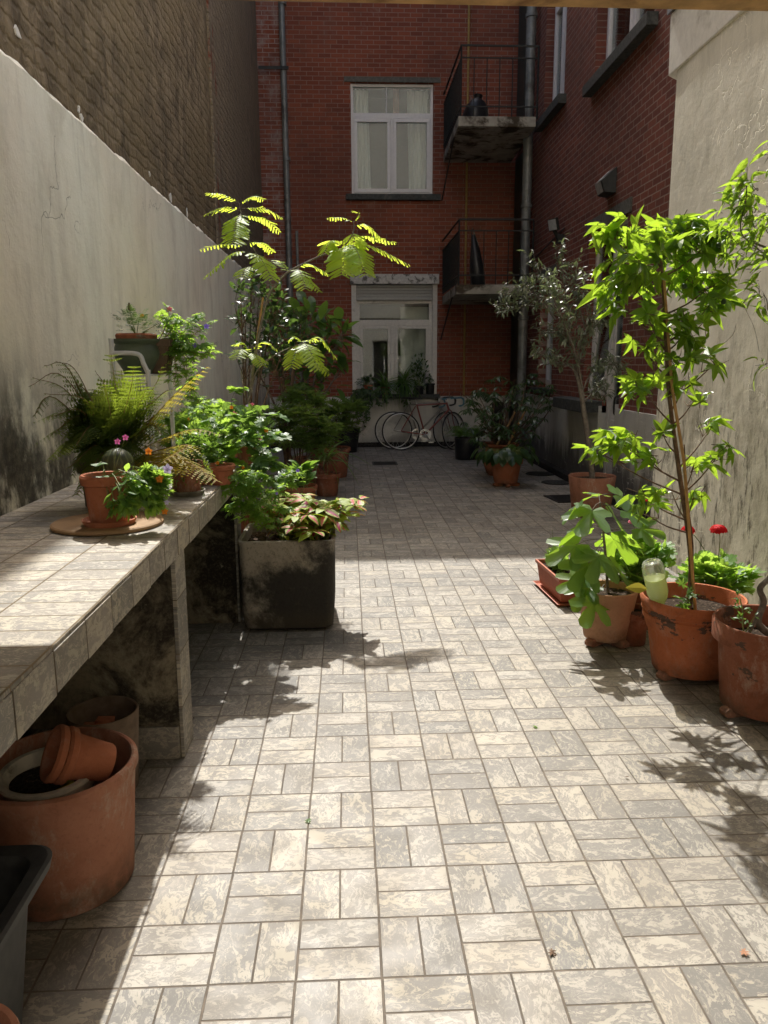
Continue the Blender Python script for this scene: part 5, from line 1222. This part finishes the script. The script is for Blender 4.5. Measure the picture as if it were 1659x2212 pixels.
# --- shrubs along the left wall, in the shade
bushy('potted_shrub', 'airy dark small-leaved shrub against the left wall behind the mimosa', 'shrub', (-.82, 6.3, 0), .19, .32, 'tc_old',
      [(560, 640, 34, 40, 70, .2), (530, 690, 30, 30, 50, .0), (590, 690, 36, 40, 80, .1), (520, 640, 16, 40, 24, -.1), (570, 740, 44, 34, 80, .1), (610, 760, 30, 34, 60, 0), (530, 770, 30, 26, 40, -.1), (600, 640, 20, 30, 30, .2), (545, 600, 12, 22, 12, .2)],
      6.3, k_oval, .075, 'l_dark', .35, 'bark', None, .6, .012, 71)
bushy('potted_shrub', 'leafy dark shrub with a forked trunk in the left corner', 'shrub', (-.62, 8.0, 0), .20, .34, 'tc_old',
      [(600, 700, 34, 50, 90, .3), (640, 740, 30, 40, 80, .1), (600, 800, 34, 30, 60, .2), (560, 810, 22, 26, 36, 0), (650, 700, 24, 30, 40, .3)], 8.0, k_oval, .10, 'l_dark', .3, 'bark', None, .5, .022, 72, split=.7)
bushy('potted_shrub', 'tall shrub with very large drooping leaves left of the lower window', 'shrub', (-.50, 9.6, 0), .22, .36, 'tc_old',
      [(670, 680, 34, 22, 22, .2), (700, 720, 40, 26, 26, .1), (740, 715, 22, 22, 14, 0), (640, 700, 26, 26, 14, .3), (690, 770, 44, 30, 26, 0), (650, 820, 34, 34, 18, .1), (700, 830, 34, 30, 18, 0), (740, 790, 14, 20, 6, 0)], 9.6, k_big, .27, 'l_mid', .55, 'bark_grey', None, .5, .020, 73)
bushy('potted_maple', 'bushy small-leaved maple in a terracotta pot beside the left wall', 'shrub', (-.50, 7.75, 0), .185, .30, 'tc',
      [(640, 860, 36, 26, 110, .2), (610, 900, 32, 30, 100, 0), (660, 905, 40, 26, 140, -.1), (700, 925, 34, 24, 110, -.1), (640, 945, 44, 22, 140, -.15), (690, 960, 34, 18, 80, -.1), (600, 940, 24, 30, 60, .1), (680, 870, 28, 24, 70, .2)], 7.7, k_map, .085, 'l_maple', .2, 'bark', None, .35, .009, 74, flat=.5)
bushy('potted_maple', 'feathery pale maple behind the bushier one, reaching toward the window', 'shrub', (-.18, 10.4, 0), .21, .40, 'tc_old',
      [(730, 890, 34, 24, 120, 0), (760, 880, 24, 18, 70, .1), (720, 930, 34, 22, 100, -.1), (750, 915, 24, 20, 60, 0), (700, 900, 26, 26, 70, 0)], 10.4, k_map, .10, 'l_maple', .35, 'bark', None, .35, .009, 75)
bushy('potted_shrub', 'dense dark foliage spilling from a black tub under the window end', 'shrub', (-.03, 13.4, 0), .24, .40, 'dark',
      [(745, 915, 26, 14, 50, 0), (760, 935, 22, 12, 34, -.1), (730, 930, 18, 16, 30, 0)], 13.4, k_oval, .12, 'l_dark', .3, 'bark', None, .5, .008, 76, pstyle='straight')
bushy('potted_plant', 'fresh green broad-leaved plant low down behind the coleus planter', 'plant', (-.40, 6.15, 0), .13, .20, 'tc',
      [(640, 1030, 24, 22, 32, 0), (655, 1015, 22, 16, 20, .1), (620, 1045, 20, 16, 18, 0), (660, 1040, 16, 18, 16, -.05)], 6.15, k_heart, .105, 'l_mid', .35, 'twig_green', None, .35, .005, 77)
bushy('potted_plant', 'arching strap-leaved plant beside the brown square pot', 'plant', (-.25, 8.9, 0), .16, .26, 'tc_old',
      [(705, 985, 18, 12, 24, 0), (690, 990, 14, 12, 14, 0)], 8.9, k_strap, .42, 'l_mid', .5, 'twig_green', None, .5, .004, 78)
g = G(686, 1020); T = plant('plant_pot', 'tall square brown pot standing empty by the left-hand maples', 'pot', (g.x, g.y + .12, 0))
b = MB(); b.add([(g.x + sx * w, g.y + .12 + sy * w, z) for (w, z) in ((.075, .003), (.105, .36), (.09, .36), (.08, .30)) for (sx, sy) in ((-1, -1), (1, -1), (1, 1), (-1, 1))],
      [(4 * i + j, 4 * i + (j + 1) % 4, 4 * i + 4 + (j + 1) % 4, 4 * i + 4 + j) for i in range(3) for j in range(4)] + [(0, 1, 2, 3), (12, 13, 14, 15)]); b.build('pot', M['tc_old'], T, bevel=.004)

# --- plants on the lower window sill and trailing over it
def sillpot(px, py, w, h, mat, lab, kind, size, n_, rad, leafm, droop, seed, up=.1):
    p = A(px, py, 14.06); z0 = .951; p.z = z0; T = plant('potted_plant', lab, 'plant', p)
    pot(T, p, w, w * .75, h, M[mat], inner=.03, seg=24, lh=.03); r = random.Random(seed); S = MB(); F = Fol(); b0 = p + V3((0, 0, h - .02)); cc = b0 + V3((0, -.02, rad[2] * .7 + up))
    twigs(S, b0, cc, rad, 7, .006, .003, r); blob(F, S, cc, rad, n_, kind, size, b0, droop, .5, 0, 0, .5, r); S.build('stem', M['twig_green'], T); F.buildf('foliage', M[leafm], T); return T
sillpot(796, 845, .085, .17, 'tc', 'low leafy plant in a small terracotta pot, leftmost on the window sill', k_oval, .09, 90, (.20, .10, .10), 'l_dark', .3, 81, .0)
sillpot(832, 845, .085, .13, 'tc_old', 'spider plant arching in the middle of the window sill', k_strap, .34, 90, (.06, .05, .05), 'l_mid', .25, 82, .0)
sillpot(873, 845, .095, .18, 'green_glaze', 'grassy spider plant in a grey-green pot, right of the sill middle', k_strap, .36, 100, (.06, .05, .06), 'l_mid', .2, 83, .0)
sillpot(905, 845, .10, .15, 'dark', 'leggy dark branching plant rising in front of the right window pane', k_oval, .08, 130, (.16, .08, .34), 'l_dark', .2, 84, .02)
sillpot(929, 845, .09, .19, 'dark', 'small black pot with a short dark plant, rightmost on the window sill', k_oval, .06, 40, (.07, .06, .10), 'l_dark', .2, 85, .0)
T = plant('trailing_plant', 'dark plant trailing from the sill down the white plinth', 'plant', (.33, 14.0, .95)); S = MB(); F = Fol(); r = random.Random(86)
pot(T, V3((.22, 14.06, .951)), .07, .05, .10, M['tc_old'], inner=.02, seg=20)
for i in range(38):
    x = r.choice([r.uniform(.12, .55), r.uniform(.12, .35), r.uniform(.6, 1.2)]); L = r.uniform(.12, .62) if x < .45 else r.uniform(.06, .25); a = V3((x, 14.0, 1.0)); e = a + V3((r.uniform(-.06, .06), -.12, -L)); pts = spline([a, a + V3((0, -.12, .02)), a + V3((.01, -.14, -L * .5)), e], 5); S.tube(pts, .003, .0015, 4)
    for p in pts:
        for _ in range(3): o = rvec(r); o.z -= .3; F.leaf(k_oval, p, o, V3((0, -1, .4)), r.uniform(.03, .065))
S.build('stem', M['twig_green'], T); F.buildf('foliage', M['l_dark'], T)

# ============================================================ on the bench
ZB = .9055
g = G(234, 1134, ZB); t = thing('round_board', 'round wooden board lying on the bench under the viola pot', 'board', (g.x, g.y, ZB))
b = MB(); b.lathe([(.001, 0), (.196, 0), (.203, .004), (.203, .013), (.197, .017), (.001, .017)], (g.x, g.y, ZB), 64); b.build('board', M['wood'], t, smooth=30)
pz = ZB + .0175; c = V3((-.885, 2.86, pz)); T = plant('potted_violas', 'violas and round leaves spilling from a terracotta pot on the round board', 'plant', c)
saucer(T, c, .098, M['tc'], .020); pot(T, c + V3((0, 0, .0065)), .094, .064, .178, M['tc'], lh=.04, inner=.03)
S = MB(); F = Fol(); F2 = Fol(); r = random.Random(91); b0 = c + V3((0, 0, .165)); Y0 = 2.82
for (px, py, rx, ry, n_, dy) in ((265, 1085, 26, 20, 40, -.06), (300, 1060, 34, 34, 80, -.02), (330, 1080, 26, 24, 60, -.02), (285, 1035, 26, 20, 36, 0), (340, 1045, 18, 22, 28, 0), (325, 1020, 22, 14, 18, .03)):
    k = Y0 / FPX; p = A(px, py, Y0 + dy); S.tube([b0, b0.lerp(p, .5) + V3((0, 0, .035)), p], .003, .002, 5, caps=False, smooth=3); twigs(S, b0.lerp(p, .7), p, (rx * k, rx * k, ry * k), 5, .0018, .001, r)
    blob(F, S, p, (rx * k * 1.1, rx * k, ry * k * 1.15), int(n_ * 2.0), k_oval if n_ > 30 else k_cut, .044, b0, .35, .8, 0, .3, .5, r)
for (px, py, L, up) in ((215, 1000, .060, (0, -.2, 1)), (222, 1030, .045, (0, -.1, 1)), (258, 1048, .060, (-.2, -.8, .6)), (262, 1068, .055, (-.4, -.9, .3)), (232, 1075, .055, (-.6, -.8, .4)), (248, 1090, .062, (-.1, -1, .3)), (272, 1082, .06, (.2, -.9, .4)), (290, 1062, .05, (.1, -.8, .6)), (238, 1100, .05, (-.3, -1, .2)), (300, 1035, .05, (.1, -.5, .9))):
    p = A(px, py, Y0 - .08 if py > 1040 else Y0); S.tube([b0, b0.lerp(p, .5) + V3((0, 0, .03)), p], .0022, .0015, 4, caps=False, smooth=3); F2.leaf(k_rnd, p, V3((r.uniform(-.3, .3), -1, 0)), V3(up), L)
for (px, py, col, rr) in ((254, 954, 'p_pink', .016), (271, 945, 'p_pink', .016), (321, 975, 'p_org', .019), (362, 1013, 'p_lil', .026), (345, 1035, 'p_org', .02), (246, 1100, 'p_org', .016), (356, 1105, 'p_org', .017), (360, 1085, 'p_lil', .014)):
    p = A(px, py, Y0 - .03); S.tube([b0 + V3((.02, 0, 0)), b0.lerp(p, .6) + V3((.01, 0, .01)), p], .0013, .001, 4, caps=False, smooth=3); fl = Fol(); flower(fl, p, (.1, -1, .25), rr * .72); fl.buildf('flower', M[col], T)
S.build('stem', M['twig_green'], T); F.buildf('foliage', M['l_ger'], T); F2.buildf('broad_leaves', M['l_nast'], T)

# trailing herb pot
g = G(404, 1068, ZB); T = plant('potted_herb', 'trailing herb in a dark pot and saucer at the bench edge', 'plant', g); saucer(T, g, .085, M['grey_clay']); pot(T, g + V3((0, 0, .0065)), .082, .06, .15, M['tc_old'], lh=.03, inner=.03)
S = MB(); F = Fol(); r = random.Random(92); b0 = g + V3((0, 0, .14))
for i in range(34):
    a = r.uniform(0, 6.28); e = b0 + V3((math.cos(a) * .13, math.sin(a) * .11 - .02, -r.uniform(.0, .14))); pts = spline([b0, b0 + V3((math.cos(a) * .07, math.sin(a) * .07, .05)), e], 7); S.tube(pts, .0012, .0008, 3, caps=False)
    for p in pts[2:]:
        for _ in range(3): o = rvec(r); F.leaf(k_oval, p, o, UP, .016)
S.build('stem', M['twig_green'], T); F.buildf('foliage', M['l_fern'], T)

# the big fern
c = V3((-1.02, 3.34, ZB)); T = plant('potted_fern', 'big fern with long arching fronds reaching up to the plastered wall', 'fern', c); pot(T, c, .13, .10, .20, M['brown_clay'], inner=.03)
F = Fol(); S = MB(); F3 = Fol(); r = random.Random(93); b0 = c + V3((0, 0, .19)); Y0 = 3.34
fp_ = [((120, 860), (72, 900), -.1, .085), ((150, 800), (95, 790), .0, .08), ((340, 860), (380, 840), .0, .08), ((330, 840), (350, 790), .0, .07), ((250, 880), (240, 765), .0, .085), ((270, 900), (262, 800), .05, .085), ((230, 850), (205, 800), -.02, .07), ((140, 815), (62, 835), -.1, .08), ((150, 850), (70, 815), -.05, .07), ((170, 810), (120, 780), .0, .07), ((190, 850), (140, 830), .0, .07), ((190, 870), (95, 850), -.15, .075), ((180, 890), (110, 900), -.15, .08), ((180, 900), (110, 940), -.15, .07), ((300, 880), (300, 820), .05, .085), ((320, 880), (335, 850), .1, .08),
       ((330, 900), (372, 895), -.05, .08), ((200, 920), (165, 960), -.2, .08), ((210, 960), (150, 1010), -.2, .08), ((220, 980), (165, 1070), -.25, .07), ((200, 860), (165, 850), .1, .07), ((280, 850), (290, 790), -.1, .075), ((215, 880), (200, 840), .1, .07), ((320, 920), (350, 940), -.15, .08), ((240, 900), (225, 830), -.12, .08), ((290, 900), (318, 835), -.08, .08), ((260, 920), (280, 850), -.15, .075)]
for (m, e, dy, w) in fp_: frond(F, [b0 + V3((r.uniform(-.04, .04), r.uniform(-.04, .04), 0)), A(*m, Y0 + dy * .5), A(*e, Y0 + dy)], max(w, .075) * 1.35, 22, 'fern', 0, S, .12)
for (m, e, dy, w) in (((370, 860), (450, 790), -.05, .075), ((400, 960), (350, 1000), -.35, .07), ((380, 990), (470, 1040), -.25, .085), ((360, 980), (420, 1010), -.2, .08), ((400, 930), (480, 940), -.1, .05), ((330, 1000), (400, 1020), -.3, .07)):
    frond(F3, [b0 + V3((.03, -.02, 0)), A(*m, Y0 + dy * .5), A(*e, Y0 + dy)], w * 1.5, 20, 'fern', 0, S, .2)
F.buildf('frond', M['l_fern'], T); F3.buildf('yellow_frond', M['l_fernold'], T); 
F9 = Fol()
for i in range(26):
    a = r.uniform(2.2, 5.6); e = r.uniform(.14, .30); hgt = r.uniform(-.05, .26)
    frond(F9, [b0, b0 + V3((math.cos(a) * e * .5, math.sin(a) * e * .35, hgt * .6 + .10)), b0 + V3((math.cos(a) * e, math.sin(a) * e * .7, hgt))], .10, 18, 'fern', 0, None, .15)
F9.buildf('frond', M['l_fern'], T)
S.build('frond_stalk', M['twig_red'], T)
# striped ball on a little pot
g = V3((-.905, 3.08, ZB)); t = plant('garden_ball', 'dark green striped round gourd sitting in a small pot before the fern', 'gourd', g)
n = NM('striped_green_rind'); P = n.obj(); at_ = n.ma('ARCTAN2', n.ma('SUBTRACT', n.xyz(P)[0], g.x), n.ma('SUBTRACT', n.xyz(P)[1], g.y)); w_ = n.ma('SINE', n.ma('ADD', n.ma('MULTIPLY', at_, 14), n.ma('MULTIPLY', n.noise(P, 30, 3), 5)))
mm = n.done(n.bsdf(n.mix(n.ss(w_, .3, .9), (.045, .06, .028), (.10, .12, .055)), .4, .5)); b = MB(); b.sphere(g + V3((0, 0, .215)), .062, 28, 18, (1, 1, .95)); b.build('gourd', mm, t, smooth=80)
b = MB(); b.lathe(pot_prof(.06, .045, .16, lh=.03, inner=.02), g, 32); b.build('pot', M['tc_old'], t, smooth=35)

# white tubular plant stand and its pots
Y0 = 3.62; g = A(245, 811, Y0); sz = g.z; x0, x1, y0, y1 = A(245, 811, Y0).x, A(320, 811, Y0).x, Y0, Y0 + .28
t = thing('plant_stand', 'white tubular metal plant stand on the bench behind the fern', 'plant stand', (x0, y0, ZB))
for (ya, sx) in ((y0, 0), (y1, .035)):
    b = MB(); zt = A(245, 763, Y0).z
    b.tube([(x0 + sx, ya, zt), (x0 + .09 + sx, ya, zt), (x0 + .125 + sx, ya, zt - .012), (x1 - .018 + sx, ya, zt - .045), (x1 + sx, ya, zt - .09), (x1 + sx, ya, sz - .02), (x1 + sx, ya, ZB + .002)], .0105, seg=10, smooth=4)
    b.build('side_rail', M['white_metal'], t, smooth=60)
    b = MB(); b.tube([(x0 + sx, ya, ZB + .002), (x0 + sx, ya, zt + .065 if ya == y0 else zt)], .0115, seg=10); b.build('leg', M['white_metal'], t, smooth=60)
b = MB(); b.tube([(x0, y0 + .012, sz), (x1, y0 + .012, sz), (x1, y1, sz), (x0, y1, sz), (x0, y0 + .012, sz)], .006, seg=6)
b.box(x0, x1 + .02, y0 + .01, y1, sz - .004, sz + .004); b.build('shelf', M['white_metal'], t)
g = V3((x0 + .085, y0 + .10, sz + .0045)); T = plant('potted_marigold', 'marigold in a terracotta pot slipped inside a grey-green glazed pot', 'plant', g)
b = MB(); b.lathe([(.001, 0), (.062, 0), (.068, .02), (.098, .07), (.104, .10), (.096, .128), (.092, .135), (.112, .150), (.114, .158), (.102, .158), (.086, .135), (.08, .04), (.001, .03)], g, 40); b.build('glazed_pot', M['green_glaze'], T, smooth=35)
pot(T, g + V3((0, .01, .031)), .094, .068, .152, M['tc'], lh=.03, inner=.02); S = MB(); F = Fol(); r = random.Random(94); b0 = g + V3((0, .01, .17))
for (px, py, rx, ry, n_) in ((285, 705, 26, 22, 40), (300, 690, 20, 16, 20), (275, 690, 16, 12, 12), (320, 715, 20, 14, 20), (340, 700, 14, 16, 14)):
    p = A(px, py, Y0 + .08); k = Y0 / FPX; S.tube([b0, b0.lerp(p, .5), p], .003, .0015, 4, smooth=2); 
    for _ in range(n_): q = p + V3((r.uniform(-1, 1) * rx * k, r.uniform(-1, 1) * rx * k, r.uniform(-1, 1) * ry * k)); d = (q - b0).normalized() + rvec(r) * .4; frond(F, [q, q + d * .02, q + d * .04 - V3((0, 0, .008))], .016, 5, 'mim')
p = A(280, 672, Y0 + .08); S.tube([b0, p], .0018, .0015, 4); S.build('stem', M['twig_green'], T); F.buildf('foliage', M['l_dark'], T); b = MB(); b.lathe([(.001, 0), (.006, .006), (.007, .02), (.004, .036), (.001, .038)], p, 8); b.build('flower_bud', M['bark'], T, smooth=60)
fl = Fol(); flower(fl, A(307, 682, Y0 + .08), (0, -1, .4), .010, n_=7); fl.buildf('flower', M['p_org'], T)
g = V3((x1 + .004, y0 + .17, sz + .0045)); T = plant('potted_cranesbill', 'wild cranesbill with violet flowers trailing from a square dark pot on the stand', 'plant', g)
b = MB(); b.add([(g.x + sx * w, g.y + sy * w, g.z + z) for (w, z) in ((.05, 0), (.072, .125), (.081, .127), (.084, .158), (.074, .158), (.068, .13)) for (sx, sy) in ((-1, -1), (1, -1), (1, 1), (-1, 1))],
      [(4 * i + j, 4 * i + (j + 1) % 4, 4 * i + 4 + (j + 1) % 4, 4 * i + 4 + j) for i in range(5) for j in range(4)] + [(0, 1, 2, 3), (20, 21, 22, 23)]); b.build('pot', M['brown_clay'], T, bevel=.003)
S = MB(); F = Fol(); r = random.Random(95); b0 = g + V3((0, 0, .13)); Y1 = g.y
def strands(S, F, b0, lst, Y1, L, kind=k_cut, r=RN, nper=2):
    for pts in lst:
        dy = r.uniform(-.15, .1); P = [b0] + [A(px, py, Y1 + dy * (i + 1) / len(pts)) for i, (px, py) in enumerate(pts)]; sp = spline(P, 6); S.tube(sp, .0024, .0011, 4, caps=False)
        for i in range(3, len(sp)):
            if r.random() < .85:
                for _ in range(r.randint(1, nper + 1)):
                    o = rvec(r); o.z = abs(o.z) * .5 - .1; q = sp[i] + o * r.uniform(.012, .045); S.tube([sp[i], q], .001, .0008, 3, caps=False); F.leaf(kind, q, (o + V3((0, 0, -.35))).normalized(), (UP + rvec(r) * .55).normalized(), L * r.uniform(.55, 1.2))
strands(S, F, b0, [[(385, 730), (410, 700), (430, 680)], [(395, 735), (430, 715), (460, 695)], [(380, 745), (400, 775), (405, 810)], [(390, 760), (420, 790), (430, 830)], [(395, 740), (430, 750), (468, 740)], [(370, 760), (380, 800), (375, 830)], [(360, 700), (365, 680), (362, 668)], [(390, 720), (405, 740), (435, 770)], [(400, 750), (430, 770), (460, 760)], [(385, 740), (398, 790), (410, 850), (430, 870)], [(375, 735), (390, 760), (395, 740)], [(370, 715), (380, 690), (395, 700)]], Y1, .038, r=r)
S.build('stem', M['twig_red'], T); F.buildf('foliage', M['l_ger'], T)
for (px, py, cl_) in ((446, 705, 'p_viol'), (421, 747, 'p_viol'), (366, 668, 'p_rose')): fl = Fol(); flower(fl, A(px, py, Y1 - .05), (.1, -1, .3), .014); fl.buildf('flower', M[cl_], T)

# the crowd of small pots along the bench end
def benchpot(px, py, lab, pr, ph, pm, lst, L, leafm, kind, fls, seed, Y0=None, cat='plant', extra=0):
    g = G(px, py, ZB); T = plant('potted_plant', lab, cat, g, 'small potted plants crowded on the bench end'); pot(T, g, pr, pr * .75, ph, M[pm], lh=.03, inner=.03, seg=32); r = random.Random(seed); S = MB(); F = Fol(); b0 = g + V3((0, 0, ph - .02)); Y0 = Y0 or g.y
    strands(S, F, b0, lst, Y0, L, kind, r, 3)
    k = Y0 / FPX
    if extra:
        p = b0 + V3((0, 0, .09)); blob(F, S, p, (pr * 1.9, pr * 1.5, .12), int(extra * 2.2), kind, L, b0, .1, .6, 0, .4, .5, r)
    S.build('stem', M['twig_green'], T); F.buildf('foliage', M[leafm], T)
    for (fx, fy, cl_, rr) in fls:
        p = A(fx, fy, Y0 - .08); fl = Fol(); flower(fl, p, (.05, -1, .3), rr * .8); fl.buildf('flower', M[cl_], T)
benchpot(425, 1000, 'airy pale green plant in a terracotta pot, left of the pots at the bench end', .095, .13, 'tc', [[(400, 940), (390, 900)], [(420, 930), (415, 880)], [(430, 920), (440, 890)], [(440, 930), (470, 900)], [(380, 930), (360, 900)], [(430, 910), (450, 870)], [(410, 960), (370, 960)]], .042, 'l_ger', k_cut, [(408, 905, 'p_org', .012)], 101, extra=80)
benchpot(462, 1020, 'violas and ivy-like leaves in a clay bowl near the bench edge', .09, .10, 'grey_clay', [[(440, 960), (410, 940)], [(470, 960), (480, 920)], [(460, 940), (450, 910)], [(500, 970), (520, 950)], [(480, 990), (520, 1010), (540, 1050)], [(440, 980), (420, 1010)]], .045, 'l_ger', k_ger, [(505, 895, 'p_rose', .022), (500, 880, 'p_org', .014), (525, 1010, 'p_org', .014)], 102, extra=90)
benchpot(500, 985, 'round-leaved nasturtium-like plant at the far end of the bench', .10, .14, 'tc', [[(520, 930), (560, 915)], [(510, 940), (540, 890)], [(530, 950), (590, 930)], [(540, 970), (600, 975)], [(520, 960), (560, 1000)], [(500, 930), (500, 890)]], .060, 'l_nast', k_rnd, [(535, 878, 'p_lil', .018), (542, 905, 'p_viol', .016), (541, 875, 'p_rose', .013)], 103, extra=60)
benchpot(450, 968, 'tall pale-leaved pelargonium behind the violas on the bench', .10, .15, 'tc_old', [[(420, 900), (400, 870)], [(450, 900), (470, 870)], [(470, 910), (500, 890)], [(480, 930), (520, 920)], [(490, 900), (505, 850), (520, 840)], [(440, 880), (430, 860)]], .05, 'l_ger', k_ger, [(545, 874, 'p_rose', .020)], 104, extra=90)
benchpot(478, 1045, 'long cranesbill runners trailing off the bench toward the coleus', .075, .10, 'tc', [[(520, 1070), (545, 1100), (560, 1115), (585, 1125)], [(500, 1050), (540, 1070), (580, 1090)], [(520, 1050), (560, 1050), (590, 1090), (610, 1100)], [(510, 1080), (500, 1100), (530, 1120), (575, 1140)], [(530, 1040), (570, 1010)], [(580, 1070), (620, 1050), (640, 1020)], [(500, 1060), (530, 1090), (545, 1095)], [(490, 1030), (540, 1020), (575, 1035)]], .042, 'l_ger', k_cut, [(643, 1017, 'p_viol', .013), (598, 1066, 'p_viol', .01)], 105, extra=1)
benchpot(395, 1000, 'feathery pale herb filling the gap behind the dark saucer pot', .08, .12, 'tc', [[(380, 930), (350, 890)], [(400, 940), (390, 870)], [(420, 950), (440, 860)], [(370, 960), (330, 930)], [(400, 980), (440, 990), (480, 1000)]], .036, 'l_ger', k_cut, [], 107, extra=90)
benchpot(540, 1000, 'sprawling pale geranium hanging past the bench end', .09, .14, 'tc_old', [[(560, 930), (590, 900)], [(560, 960), (610, 940)], [(570, 990), (600, 1010)], [(540, 940), (560, 880)], [(560, 1010), (590, 1050)], [(520, 950), (500, 900)]], .055, 'l_nast', k_ger, [(575, 930, 'p_org', .016)], 108, Y0=4.25, extra=22)
benchpot(440, 1045, 'dark-leaved plant in an orange clay pot close to the bench edge', .07, .11, 'tc', [[(430, 1000), (400, 990)], [(450, 1000), (460, 980)], [(460, 1020), (490, 1010)], [(430, 1030), (400, 1040)]], .038, 'l_mid', k_cut, [(470, 1000, 'p_org', .012)], 106, extra=70)

# ============================================================ under and before the bench
M['rim_pale'] = simple('pale_chipped_glaze', (.46, .42, .34), .6, .4, var=.15, dirt=((.09, .08, .07), 9, .56, .7))
c = V3((-.855, 2.11, 0)); t = thing('large_pot', 'huge terracotta pot under the bench holding smaller pots', 'pot', c)
pot(t, c + V3((0, 0, .003)), .222, .19, .375, M['tc_dusty'], style='round', lh=.05, soil=False, inner=.30, seg=72)
b = MB(); c2 = V3((-.865, 2.085, .17)); b.lathe([(.001, 0), (.10, 0), (.125, .18), (.133, .19), (.133, .202), (.118, .202), (.112, .185), (.108, .165), (.001, .160)], c2, 48, Matrix.Rotation(math.radians(3), 4, 'X'))
t = thing('pot_insert', 'white-rimmed pot of old soil sunk inside the huge terracotta pot', 'pot', c2); b.build('pot', M['rim_pale'], t, smooth=35)
b = MB(); b.lathe([(.108, 0), (.06, .008), (.001, .012)], c2 + V3((0, 0, .166)), 30, None, .05); b.build('soil', M['soil'], t, smooth=60)
F = Fol(); F.leaf(k_ger, V3((-.81, 2.02, .348)), V3((.5, -.4, .2)), V3((0, -.5, 1)), .03); F.leaf(k_ger, V3((-.80, 2.03, .348)), V3((.5, .4, .2)), V3((0, -.5, 1)), .025); F.buildf('withered_leaf', M['l_fernold'], t)
ax_ = V3((-.80, -.42, .42)).normalized(); q = ax_.to_track_quat('Z', 'Y').to_matrix().to_4x4(); e0 = V3((-.70, 2.10, .375))
b = MB(); b.lathe(pot_prof(.080, .048, .14, lh=.03, inner=.10), e0, 40, q); t = thing('stacked_pot', 'small tilted terracotta pot, outer one of a nested pair in the huge pot', 'pot', e0, 'nested small pots'); b.build('pot', M['tc'], t, smooth=35)
e1 = e0 + ax_ * .024; b = MB(); b.lathe(pot_prof(.080, .046, .14, lh=.03, inner=.12), e1 + ax_ * .004, 40, q); t = thing('stacked_pot', 'small tilted terracotta pot nested in the other, its dark mouth facing left', 'pot', e1, 'nested small pots'); b.build('pot', M['tc'], t, smooth=35)
c = V3((-.88, 2.61, 0)); t = thing('clay_bowl', 'wide grey clay pot with broken shards behind the huge pot', 'pot', c); pot(t, c + V3((0, 0, .003)), .125, .10, .30, M['brown_clay'], style='straight', soil=False, inner=.16, th=.012)
b = MB(); b.box(-.90, -.84, 2.56, 2.60, .20, .285, lambda x, y, z: (x + z * .2 - .05, y, z)); b.box(-.96, -.90, 2.58, 2.66, .16, .24, lambda x, y, z: (x, y + z * .3 - .08, z)); b.build('shard', M['tc'], t, bevel=.004)
# black crate
t = thing('black_tub', 'deep black plastic tub with a rounded rim in the near left corner', 'tub', (-.85, 1.25, 0)); c = V3((-.975, 1.26, 0))
stack([rrect(.24, .26, .05, .003), rrect(.275, .31, .05, .40), rrect(.280, .315, .05, .402), rrect(.310, .345, .055, .418), rrect(.315, .35, .055, .442), rrect(.308, .343, .055, .447), rrect(.280, .315, .05, .440), rrect(.268, .303, .05, .42), rrect(.235, .255, .05, .02)]).build('tub', M['greyplastic'] if False else simple('dark_tub_plastic', (.028, .028, .027), .6, .3, var=.3), t, smooth=35)
c = V3((-.60, 1.20, 0)); t = thing('leaning_pot', 'terracotta pot rim just entering the near left corner beside the tub', 'pot', (-.53, 1.14, 0)); mt = Matrix.Rotation(math.radians(14), 4, 'Y')
b = MB(); b.lathe(pot_prof(.075, .05, .48, lh=.05, inner=.1), (-.72, 1.07, .004), 40, mt); b.build('pot', M['tc_dusty'], t, smooth=35)

# litter
r = random.Random(7)
for i, (px, py, z, w) in enumerate(((196, 1158, ZB, 'curled dark leaf on the bench tiles in front of the round board'), (668, 1975 - 200, 0, 'pale crumpled petal on the paving left of the middle'), (1350, 1680, 0, 'tiny dark pebble-like leaf on the paving at the right'), (1605, 1500 + 560, 0, 'scrap of dry leaf on the paving at the lower right'), (1150, 1570, 0, 'small pale green sprig lying on the sunlit paving'), (1190, 2060, 0, 'fleck of leaf on the near paving'), (890, 1285, 0, 'small dark leaf near the edge of the sunlight'))):
    g = G(px, py, z); F = Fol(); k = .018 if i != 4 else .03
    F.leaf(k_cut if i % 2 else k_oval, g + V3((0, 0, .006)), rvec(r) * V3((1, 1, .1)), UP, k); o = F.buildf('fallen_leaf', [dl, M['l_nast'], M['bark'], dl, M['l_ger'], M['bark'], M['bark']][i], None); tag(o, w, 'leaf')
